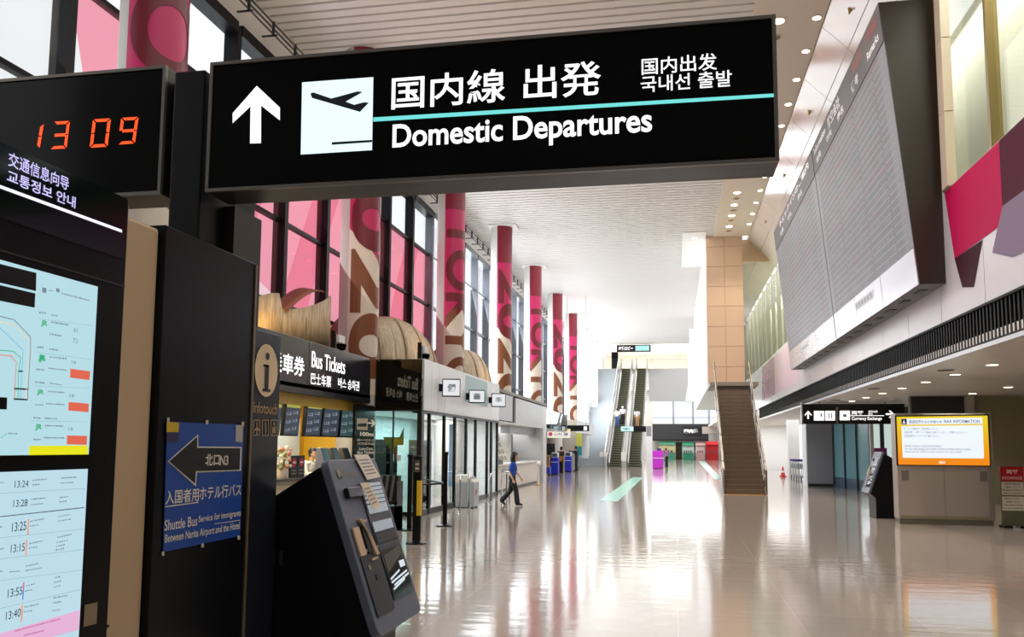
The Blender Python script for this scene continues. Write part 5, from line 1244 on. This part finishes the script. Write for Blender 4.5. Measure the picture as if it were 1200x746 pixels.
MB().tube([(-7.85,53.995,2.5),(-7.85,53.98,2.5)], 0.13, 12).build('red_blue_mark', glow('#c2486e', 0.9), t_)
b = MB(); b.text('レンタル', (-7.6, 53.985, 2.4), (1,0,0), (0,0,1), 0.5, 0.2, 0.03); b.text('SIM', (-7.0, 53.985, 2.4), (1,0,0), (0,0,1), 0.25, 0.2, 0.03); b.build('lettering', glow('#4a3f9e', 0.8), t_)
def machine(label, x, y, grp=None):
    t = thing('blue_vending_machine', label, 'machine', (x, y, 0))
    MB().box(-0.22, 0.22, -0.3, 0.3, 0.05, 1.05).build('body', mat('#2436c8', 0.35), t, local=True, bevel=0.04)
    MB().box(-0.2, 0.2, -0.25, 0.3, 1.05, 1.35).build('head', mat('#dfe3ea', 0.4), t, local=True, bevel=0.03)
    MB().box(-0.15, 0.15, -0.26, -0.25, 1.1, 1.3).build('screen', mat('#4b5266', 0.2), t, local=True)
    MB().box(-0.2, 0.2, -0.28, 0.28, 0, 0.05).build('base', BLACK, t, local=True)
    MB().box(-0.19, 0.19, -0.305, -0.298, 0.75, 0.79).build('white_stripe', WHITE, t, local=True)
machine('blue self-service machine left of the two standing people', -7.32, 52.4); machine('blue self-service machine between the two standing people', -7.22, 58.2)
shelf_unit('pale shelf unit with goods left of the blue machines', -7.75, 53.4, 4, '#cfcac0')
shelf_unit('pale shelf unit with goods behind the blue machines', -8.75, 55.0, 4, '#bdb3a8')
t_ = thing('blue_crate_cart', 'low blue crate cart on the floor beside the pale wall end', 'cart', (-7.7, 50.6, 0))
MB().box(-0.35, 0.35, -0.3, 0.3, 0.1, 0.5).build('crate', mat('#2b45b5', 0.4), t_, local=True, bevel=0.02)
for x in (-0.28, 0.28): MB().tube([(x,-0.25,0.05),(x,0.25,0.05)], 0.05, 8).build('wheel', BLACK, t_, local=True)
t_ = thing('yellow_cardboard_stand', 'tan cardboard stand by the shop entrance', 'stand', (-7.9, 52.2, 0)); MB().box(-0.3, 0.3, -0.2, 0.2, 0, 1.2).build('box', mat('#cfa878', 0.6), t_, local=True); MB().box(-0.25, 0.25, -0.21, -0.2, 0.6, 1.1).build('print', mat('#a9774c', 0.6), t_, local=True)
t_ = thing('teal_yellow_poster', 'tall teal and yellow poster on the wall past the blue machines', 'poster', (-6.7, 60, 1.1))
MB().box(-6.88, -6.5, 60.0, 60.05, 1.75, 2.65).build('yellow_half', mat('#d8d95a', 0.5), t_); MB().box(-6.88, -6.5, 60.0, 60.05, 1.1, 1.75).build('teal_half', mat('#2f9ba0', 0.5), t_); MB().box(-6.72, -6.68, 60.03, 60.07, 0, 1.1).build('post', STEEL, t_)
t_ = thing('hanging_direction_sign', 'small black hanging sign with a white square before the white stairs', 'sign', (-6.2, 58, 2.76))
MB().box(-7.6, -5.8, 58, 58.15, 2.76, 3.16).build('housing', BLACK, t_); MB().box(-6.15, -5.93, 57.99, 58, 2.82, 3.08).build('pictogram_square', LETTER, t_)
b = MB(); b.tube([(-7.3,58.08,3.16),(-7.3,58.08,CZ)], 0.02, 6); b.tube([(-6.0,58.08,3.16),(-6.0,58.08,CZ)], 0.02, 6); b.build('hanger', STEEL, t_)

# ------------------------------------------------------------------ escalators, white stairs, far signs
ESL = 10.0/18.6
def escalator(label, xl, xr):
    t = thing('escalator', label, 'escalator', ((xl+xr)/2, 73, 0))
    b = MB(); n = 48
    for k in range(n):
        y = 73+18.6*k/n; z = 10.0*k/n; b.box(xl, xr, y, y+18.6/n, max(0, z-0.3), z+10.0/n)
    b.build('steps', mat('#4a4b35', 0.5), t)
    b = MB()
    for k in range(n):
        y = 73+18.6*k/n; z = 10.0*(k+1)/n; b.box(xl, xr, y-0.012, y+0.03, z-0.025, z+0.005)
    b.build('step_edges', mat('#a7a98c', 0.4), t)
    for x in (xl-0.14, xr+0.02):
        MB().prism([(x,72.6,0),(x,91.6,9.9),(x,91.6,10.6),(x,91.9,10.6),(x,92.5,10.0),(x,92.5,9.6),(x,73.6,0.0)], (0.12,0,0)).build('skirt', mat('#c8cacb', 0.3, 0.5), t)
        MB().prism([(x+0.045,72.3,0.3),(x+0.045,91.6,10.5),(x+0.045,92.6,10.5),(x+0.045,92.6,10.9),(x+0.045,91.5,10.95),(x+0.045,72.6,0.95)], (0.02,0,0)).build('balustrade', mat('#b4b9bb', 0.2), t)
        b = MB(); b.tube([(x+0.06,72.2,0.35),(x+0.06,71.95,0.6),(x+0.06,72.2,0.92),(x+0.06,72.8,1.1),(x+0.06,91.5,11.05),(x+0.06,92.6,11.0)], 0.06, 8); b.build('handrail', mat('#4e4a44', 0.4), t, smooth=True)
        MB().box(x-0.02, x+0.14, 71.9, 72.7, 0, 0.4).build('newel', mat('#77736a', 0.35, 0.4), t)
    MB().box(xl, xr, 72.2, 73.0, 0, 0.02).build('comb_plate', STEEL, t)
escalator('left escalator rising to the upper floor, two people on it', -5.55, -4.58)
escalator('right escalator rising to the upper floor, one person on it', -3.95, -2.98)
t_ = thing('white_staircase', 'broad white staircase left of the escalators', 'stairs', (-7.0, 80, 0))
b = MB()
for k in range(56):
    y = 73.2+18.4*k/56; z = 10.0*k/56; b.box(-8.2, -6.0, y, y+18.4/56+0.02, max(0, z-0.3), z+10.0/56)
b.build('steps', mat('#b4babe', 0.35), t_)
MB().prism([(-5.98,73,0),(-5.98,91.6,10.0),(-5.98,91.6,11.0),(-5.98,73,1.0)], (0.06,0,0)).build('right_parapet', mat('#f2f3f3', 0.3), t_)
MB().prism([(-8.25,73,0),(-8.25,91.6,10.0),(-8.25,91.6,11.0),(-8.25,73,1.0)], (0.06,0,0)).build('left_parapet', mat('#e6e9ea', 0.3), t_)
b = MB()
for x in (-8.22, -5.95): b.tube([(x,72.8,1.1),(x,91.6,11.15)], 0.035, 6)
b.build('handrail', STEEL, t_)
t_ = thing('upper_floor_sign', 'black and cyan lit sign hanging above the top of the escalators', 'sign', (-4.05, 85, 11.2))
MB().box(-5.7, -2.35, 85, 85.2, 11.1, 11.8).build('housing', BLACK, t_)
MB().box(-3.85, -2.5, 84.98, 85, 11.2, 11.7).build('cyan_field', glow('#a5dfe8', 1.0), t_)
b = MB(); b.text('出発ロビー', (-5.5, 84.97, 11.25), (1,0,0), (0,0,1), 1.4, 0.4, 0.04); b.build('lettering', LETTER, t_)
b = MB(); b.tube([(-5.3,85.1,11.8),(-5.3,85.1,12.0)], 0.03, 6); b.tube([(-2.8,85.1,11.8),(-2.8,85.1,12.0)], 0.03, 6); b.build('hanger', STEEL, t_)
t_ = thing('escalator_sign', 'black sign with a pale cyan field on a white post before the right escalator', 'sign', (-2.2, 71.4, 0))
MB().box(-4.5, -2.42, 71.4, 71.55, 2.95, 3.42).build('housing', BLACK, t_); MB().box(-4.48, -3.45, 71.38, 71.4, 2.99, 3.4).build('cyan_field', glow('#c9ecec', 1.0), t_)
b = MB(); b.text('搭乗口', (-4.35, 71.37, 3.08), (1,0,0), (0,0,1), 0.6, 0.22, 0.03); b.build('lettering', mat('#5e7f86', 0.5), t_)
MB().box(-2.42, -1.95, 71.4, 71.6, 0, 3.45).build('post', mat('#e7e7e6', 0.4), t_)
MB().box(-2.4, -2.0, 71.385, 71.4, 2.6, 3.42).build('grey_head', mat('#8f9296', 0.4), t_)
t_ = thing('dark_cabinet', 'tall black cabinet at the head of the white staircase', 'cabinet', (-6.4, 92.4, 10)); MB().box(-6.75, -6.05, 92.2, 92.8, 10.0, 11.9).build('body', BLACK, t_); MB().box(-6.7, -6.1, 92.18, 92.2, 11.2, 11.8).build('screen', BLACKG, t_)
t_ = thing('far_shop_sign', 'dark far shop sign with white lettering under the end windows', 'shop sign', (2.0, 115.9, 3.3)); MB().box(0.9, 3.3, 115.85, 116, 3.2, 4.4).build('board', mat('#1c1c1f', 0.4), t_)
b = MB(); b.text('国内線', (1.05, 115.83, 3.55), (1,0,0), (0,0,1), 1.9, 0.55, 0.06); b.build('lettering', LETTER, t_)
t_ = thing('beige_sign_panel', 'beige panel on the dark far fascia', 'panel', (3.8, 115.9, 3.4)); MB().box(3.4, 5.4, 115.8, 116, 3.5, 4.4).build('board', mat('#d9cdc4', 0.5), t_); MB().box(3.38, 5.42, 115.82, 116, 3.44, 3.5).build('frame', GREY, t_)
b = MB()
def shop_box(name, label, x0, x1, y, h, col, col2, cat='shop front'):
    t = thing(name, label, cat, ((x0+x1)/2, y, 0))
    MB().box(x0, x1, y+0.3, y+0.4, 0, h).build('back_panel', mat(col2, 0.5), t)
    MB().box(x0, x1, y, y+0.4, h-0.45, h).build('header', mat(col, 0.5), t)
    MB().box(x0+0.1, x1-0.1, y-0.5, y, 0, 0.95).build('counter', mat(col, 0.5), t)
    b = MB()
    for k in range(4): b.box(x0+0.2+(x1-x0-0.4)*k/4, x0+0.2+(x1-x0-0.4)*(k+0.6)/4, y-0.3, y-0.1, 0.95, 1.25)
    b.build('goods', mat('#8f5f62', 0.5), t)
shop_box('shop_counter', 'green and cream far shop counter nearest the escalator post', -2.4, -0.1, 120, 2.5, '#5bb89a', '#e9dfae')
shop_box('shop_counter', 'green far shop counter in the middle of the row', 0.8, 2.4, 120, 2.4, '#3fae86', '#d4e6dc')
shop_box('shop_counter', 'pale pink far shop counter beside the red shop', 2.6, 3.9, 120, 2.4, '#e2b9b9', '#efe0dc')
shop_box('red_shop_counter', 'bright red far shop counter with a tall red panel', 4.0, 5.6, 119.5, 2.5, '#d8232c', '#c51f28')
shop_box('shop_counter', 'white and pink far shop counter at the end of the row', 5.7, 7.2, 119, 2.4, '#f0d5da', '#f3ebe9')
t_ = thing('doorway_screen', 'dark olive doorway between the far green shops', 'doorway', (0.4, 121, 0)); MB().box(0.0, 0.75, 120.9, 121, 0, 2.2).build('opening', mat('#3f3d20', 0.5), t_); MB().box(-0.08, 0.0, 120.88, 121, 0, 2.25).box(0.75, 0.82, 120.88, 121, 0, 2.25).build('frame', mat('#6f6c45', 0.5), t_)
t_ = thing('magenta_kiosk', 'bright magenta kiosk box beside the escalators', 'kiosk', (-1.25, 69.4, 0))
MB().box(-1.85, -1.02, 69.1, 69.8, 0.03, 1.42).build('body', mat('#d235d8', 0.4), t_, bevel=0.03); MB().box(-1.87, -1.0, 69.08, 69.82, 0.82, 0.87).build('white_band', WHITE, t_); MB().box(-1.8, -1.08, 69.15, 69.75, 0, 0.03).build('base', BLACK, t_)
MB().box(-1.5, -1.2, 69.2, 69.6, 1.42, 1.62).build('goods', mat('#4f3078', 0.5), t_)
t_ = None
for k, (x, y) in enumerate([(-6.0, 70.2), (-5.65, 70.0)]):
    t = thing('sign_stand', ['small white sign on a thin stand, left one before the escalators', 'small white sign on a thin stand, right one before the escalators'][k], 'sign', (x, y, 0))
    MB().lathe((0,0,0), [(0.16,0),(0.16,0.02),(0.02,0.03)], 12).build('base', STEEL, t, local=True); MB().tube([(0,0,0.02),(0,0,0.95)], 0.02, 6).build('pole', STEEL, t, local=True); MB().box(-0.14, 0.14, -0.02, 0.0, 0.9, 1.3).build('plate', mat('#f3f3f1', 0.4), t, local=True)
t = thing('sign_stand', 'white sign stand between the feet of the two escalators', 'sign', (-4.25, 71.0, 0)); MB().box(-0.2, 0.2, -0.05, 0.05, 0.55, 1.3).build('plate', mat('#efeee4', 0.4), t, local=True); MB().box(-0.16, 0.16, -0.04, 0.04, 0, 0.55).build('post', mat('#aeb0a8', 0.4), t, local=True)
# white box hanging rail on the upper floor
t_ = thing('upper_railing', 'glass and steel railing along the edge of the upper floor', 'railing', (0.2, 91.5, 10.0))
MB().box(-2.7, 3.2, 91.5, 91.52, 10.05, 11.0).build('glass', GLASS, t_)
b = MB(); b.tube([(-2.7,91.51,11.02),(3.2,91.51,11.02)], 0.035, 6)
for k in range(7): b.tube([(-2.7+0.98*k,91.51,10.0),(-2.7+0.98*k,91.51,11.0)], 0.02, 6)
b.build('frame', STEEL, t_)

# ------------------------------------------------------------------ people
def fused(parts, voxel, name):
    """one continuous skin over tapered limbs: fuse capsules and ellipsoids into a single surface"""
    b = MB()
    for p in parts:
        if p[0] == 'e': b.ball(p[1], p[2], 16)
        else:
            _, pts, rs = p
            b.tube(pts, rs, 12)
            for q, r in zip(pts, rs): b.ball(q, r, 12)
    o = b.build(name, WHITE)
    md = o.modifiers.new('r', 'REMESH'); md.mode = 'VOXEL'; md.voxel_size = voxel; md.use_smooth_shade = True
    sm = o.modifiers.new('s', 'SMOOTH'); sm.factor = 0.5; sm.iterations = 3
    dg = bpy.context.evaluated_depsgraph_get()
    me = bpy.data.meshes.new_from_object(o.evaluated_get(dg)); old = o.data
    bpy.data.objects.remove(o); bpy.data.meshes.remove(old)
    return me
def lerp3(a, b, t): return tuple(a[i]+(b[i]-a[i])*t for i in range(3))
def person(label, loc, rz, h, shirt, trousers, hair, J, long_hair=False, group=None, shoes='#15151a', female=False, long_sleeve=False):
    t = thing('person', label, 'person', loc, rz, group)
    k = h/1.70
    S = lambda p: (p[0]*k, p[1]*k, p[2]*k)
    hip, lean = J.get('hip', (0, 0, 0.90)), J.get('lean', 0.03)
    nk = (hip[0]+lean+0.02, hip[1], hip[2]+0.52); ch = (hip[0]+lean*0.7, hip[1], hip[2]+0.33); ws = (hip[0]+lean*0.3, hip[1], hip[2]+0.16)
    hd = (nk[0]+0.03, nk[1], nk[2]+0.17); sw = 0.165 if female else 0.185
    skin = mat('#d8ab8e', 0.5)
    arms = J['arms']; legs = J['legs']
    P = [('t', [S((nk[0], nk[1], nk[2]-0.04)), S((nk[0]+0.01, nk[1], nk[2]+0.08))], [0.052*k, 0.048*k]),
         ('e', S(hd), (0.098*k, 0.076*k, 0.118*k)), ('e', S((hd[0]+0.045, hd[1], hd[2]-0.06)), (0.05*k, 0.05*k, 0.05*k)),
         ('e', S(ch), (0.10*k, sw*0.85*k, 0.17*k)), ('e', S(ws), (0.085*k, 0.125*k, 0.14*k)), ('e', S((hip[0], hip[1], hip[2]+0.02)), (0.10*k, 0.15*k, 0.11*k)),
         ('t', [S((hd[0]+0.09, hd[1], hd[2]+0.01)), S((hd[0]+0.112, hd[1], hd[2]-0.025))], [0.009*k, 0.014*k]),
         ('e', S((hd[0]+0.084, hd[1], hd[2]-0.058)), (0.012*k, 0.024*k, 0.009*k))]
    for s in (-1, 1): P.append(('e', S((hd[0]-0.005, hd[1]+s*0.077, hd[2]-0.01)), (0.018*k, 0.01*k, 0.03*k)))
    sl = []; tr = []; fing = []
    for (sh, el, wr), s in zip(arms, (1, -1)):
        sh, el, wr = [(p[0]+nk[0]*0+hip[0]*0, p[1], p[2]) for p in (sh, el, wr)]
        P.append(('t', [S(sh), S(lerp3(sh, el, 0.5)), S(el), S(lerp3(el, wr, 0.4)), S(wr)], [0.05*k, 0.043*k, 0.036*k, 0.036*k, 0.025*k]))
        d = Vector(wr)-Vector(el); d.normalize()
        palm = tuple(Vector(wr)+d*0.055); P.append(('t', [S(wr), S(palm)], [0.024*k, 0.03*k]))
        side = Vector((0, 1, 0)).cross(d); side = side.normalized() if side.length > 0.1 else Vector((1, 0, 0))
        inw = d.cross(side)*s
        for q, L in enumerate((0.068, 0.078, 0.074, 0.058)):
            b0 = Vector(palm)+side*(0.024-0.016*q); b1 = b0+d*L*0.5+inw*0.004; b2 = b1+d*L*0.4+inw*0.02
            fing.append(([S(b0), S(b1), S(b2)], [0.009*k, 0.008*k, 0.0065*k]))
        b0 = Vector(wr)+d*0.02+side*0.026; fing.append(([S(b0), S(b0+d*0.03+side*0.018), S(b0+d*0.055+side*0.02+inw*0.01)], [0.011*k, 0.0095*k, 0.008*k]))
        end = wr if long_sleeve else lerp3(sh, el, 0.72)
        pts = [S(sh), S(lerp3(sh, end, 0.5)), S(end)] if not long_sleeve else [S(sh), S(el), S(lerp3(el, wr, 0.9))]
        sl.append(('t', pts, [0.066*k, 0.06*k, 0.056*k] if not long_sleeve else [0.066*k, 0.052*k, 0.042*k]))
    for (hp, kn, an, toe) in legs:
        P.append(('t', [S(hp), S(lerp3(hp, kn, 0.5)), S(kn), S(lerp3(kn, an, 0.35)), S(an)], [0.085*k, 0.072*k, 0.052*k, 0.05*k, 0.034*k]))
        P.append(('t', [S((an[0], an[1], an[2]-0.02)), S(toe)], [0.036*k, 0.03*k]))
        tr.append(('t', [S(hp), S(lerp3(hp, kn, 0.5)), S(kn), S(lerp3(kn, an, 0.5)), S(lerp3(kn, an, 0.93))], [0.105*k, 0.096*k, 0.082*k, 0.084*k, 0.088*k]))
    me = fused(P, 0.013, 'body')
    tmp = bmesh.new(); tmp.from_mesh(me); g = MB(); g.b.free(); g.b = tmp
    for pts, rs in fing: g.tube(pts, rs, 6)
    body = g.build('body', skin, t, local=True, smooth=True)
    for f in body.data.polygons: f.use_smooth = True
    def cloth(nm, parts, m_, vox=0.016):
        me = fused(parts, vox, nm); o = bpy.data.objects.new(nm, me); COL.objects.link(o); o.parent = t
        me.materials.clear(); me.materials.append(m_)
        for f in me.polygons: f.use_smooth = True
        return o
    cloth('shirt', [('e', S((ch[0], ch[1], ch[2]+0.01)), (0.132*k, (sw*0.85+0.03)*k, 0.18*k)), ('e', S(ws), (0.122*k, 0.16*k, 0.17*k)), ('t', [S((nk[0]-0.01, sw*0.8, nk[2]-0.075)), S((nk[0]-0.01, -sw*0.8, nk[2]-0.075))], [0.065*k, 0.065*k])]+sl, mat(shirt, 0.6))
    cloth('trousers', [('e', S((hip[0], hip[1], hip[2]+0.03)), (0.115*k, 0.168*k, 0.12*k))]+tr, mat(trousers, 0.6))
    for (hp, kn, an, toe) in legs:
        cloth('shoe', [('t', [S((an[0]-0.02, an[1], an[2]-0.03)), S((lerp3(an, toe, 0.6))), S(toe)], [0.046*k, 0.043*k, 0.038*k])], mat(shoes, 0.4))
    hp_ = [('e', S((hd[0]-0.012, hd[1], hd[2]+0.028)), (0.106*k, 0.09*k, 0.112*k))]
    if long_hair: hp_ += [('e', S((hd[0]-0.015, hd[1], hd[2]+0.03)), (0.125*k, 0.11*k, 0.125*k)), ('e', S((hd[0]-0.06, hd[1], hd[2]-0.07)), (0.095*k, 0.115*k, 0.16*k)), ('e', S((hd[0]-0.005, hd[1], hd[2]-0.08)), (0.06*k, 0.115*k, 0.13*k))]
    else: hp_ += [('e', S((hd[0]-0.04, hd[1], hd[2]-0.01)), (0.075*k, 0.085*k, 0.1*k))]
    ho = cloth('hair', hp_, mat(hair, 0.45), 0.012)
    # clear the face
    bm = bmesh.new(); bm.from_mesh(ho.data)
    lim = S((hd[0]+0.055, 0, hd[2]+0.055))
    bmesh.ops.delete(bm, geom=[f for f in bm.faces if f.calc_center_median().x > lim[0]-0.03*k and f.calc_center_median().z < lim[2]], context='FACES')
    bm.to_mesh(ho.data); bm.free()
    b = MB()
    for s in (-1, 1): b.ball(S((hd[0]+0.083, hd[1]+s*0.032, hd[2]+0.012)), (0.012*k, 0.014*k, 0.008*k), 8)
    b.build('eyes', mat('#1d1512', 0.3), t, local=True)
    return t
STAND = dict(legs=[((0, 0.085, 0.90), (0.02, 0.09, 0.48), (0, 0.09, 0.08), (0.15, 0.10, 0.035)), ((0, -0.085, 0.90), (0.02, -0.09, 0.48), (0, -0.09, 0.08), (0.15, -0.10, 0.035))],
             arms=[((0, 0.20, 1.36), (-0.02, 0.25, 1.08), (0.05, 0.24, 0.84)), ((0, -0.20, 1.36), (-0.02, -0.25, 1.08), (0.05, -0.24, 0.84))])
WALK = dict(hip=(0, 0, 0.88), lean=0.03,
            legs=[((0, 0.075, 0.88), (-0.08, 0.08, 0.47), (-0.36, 0.08, 0.16), (-0.26, 0.09, 0.035)), ((0, -0.075, 0.88), (0.14, -0.08, 0.48), (0.18, -0.08, 0.085), (0.33, -0.085, 0.04))],
            arms=[((0.02, 0.17, 1.32), (0.09, 0.21, 1.07), (0.24, 0.19, 0.88)), ((0.02, -0.17, 1.32), (-0.06, -0.21, 1.06), (0.06, -0.2, 0.83))])
def pose(**k): d = dict(STAND); d.update(k); return d
person('woman with dark bob walking in a blue shirt and black trousers', (-4.75, 24.9, 0.0), 0.0, 1.56, '#1f4fb8', '#121217', '#17120f', WALK, True, female=True)
person('dark-haired clerk in a white shirt behind the bus ticket counter', (-8.36, onX(363, 545, -8.36).y, 0), math.radians(-10), 1.66, '#e6e2dc', '#2b2d33', '#14110f', pose(arms=[((0,0.2,1.36),(0.1,0.25,1.1),(0.32,0.16,1.14)), ((0,-0.2,1.36),(0.1,-0.25,1.1),(0.32,-0.16,1.14))]), long_sleeve=True)
p1 = Vector((-7.28, 54.7, 0)); p2 = Vector((-6.78, 59.3, 0))
person('person in dark clothes with an orange bag between the two blue machines', (p1.x, p1.y, 0), math.radians(60), 1.70, '#33323a', '#1e1b22', '#1a1512', STAND)
b = MB(); b.box(-0.08, 0.08, -0.05, 0.05, 0, 0.32); t_ = thing('shoulder_bag', 'orange bag carried by the person between the blue machines', 'bag', (p1.x+0.02, p1.y-0.22, 0.78)); b.build('bag_body', mat('#d98a2e', 0.5), t_, local=True, bevel=0.02)
MB().tube([(-0.06,0,0.32),(-0.05,0,0.5),(0.05,0,0.55),(0.06,0,0.32)], 0.012, 6).build('strap', mat('#a8641c', 0.5), t_, local=True)
person('person in dark navy reaching out an arm beside the teal and yellow poster', (p2.x, p2.y, 0), math.radians(170), 1.74, '#1e2a40', '#161a26', '#14110f', pose(arms=[((0,0.2,1.36),(0.25,0.22,1.32),(0.5,0.2,1.38)), ((0,-0.2,1.36),(0.2,-0.24,1.22),(0.42,-0.2,1.36))]), long_sleeve=True)
p3 = onZ(780, 547)
person('person in a purple shirt and black shorts right of the magenta kiosk', (p3.x+0.1, p3.y, 0), math.radians(150), 1.62, '#b767c0', '#1c1a20', '#1b1512', STAND, female=True)
def on_steps(y):
    n = 48; k = int((y-73)/(18.6/n)); return 10.0*(k+1)/n
for lb, x, y, sh, tr in [('person in a white shirt and blue jeans on the left side of the left escalator', -5.3, 79.2, '#efeff0', '#4d6a9a'), ('person in a white shirt and black trousers on the right side of the left escalator', -4.83, 79.6, '#f0efee', '#25252a'), ('person in a pale grey shirt alone on the right escalator', -3.5, 79.4, '#d5d0d6', '#b98f5c')]:
    person(lb, (x, y, on_steps(y)), math.radians(90), 1.70, sh, tr, '#e4e2dd' if 'black' in lb else '#2a211c', STAND)
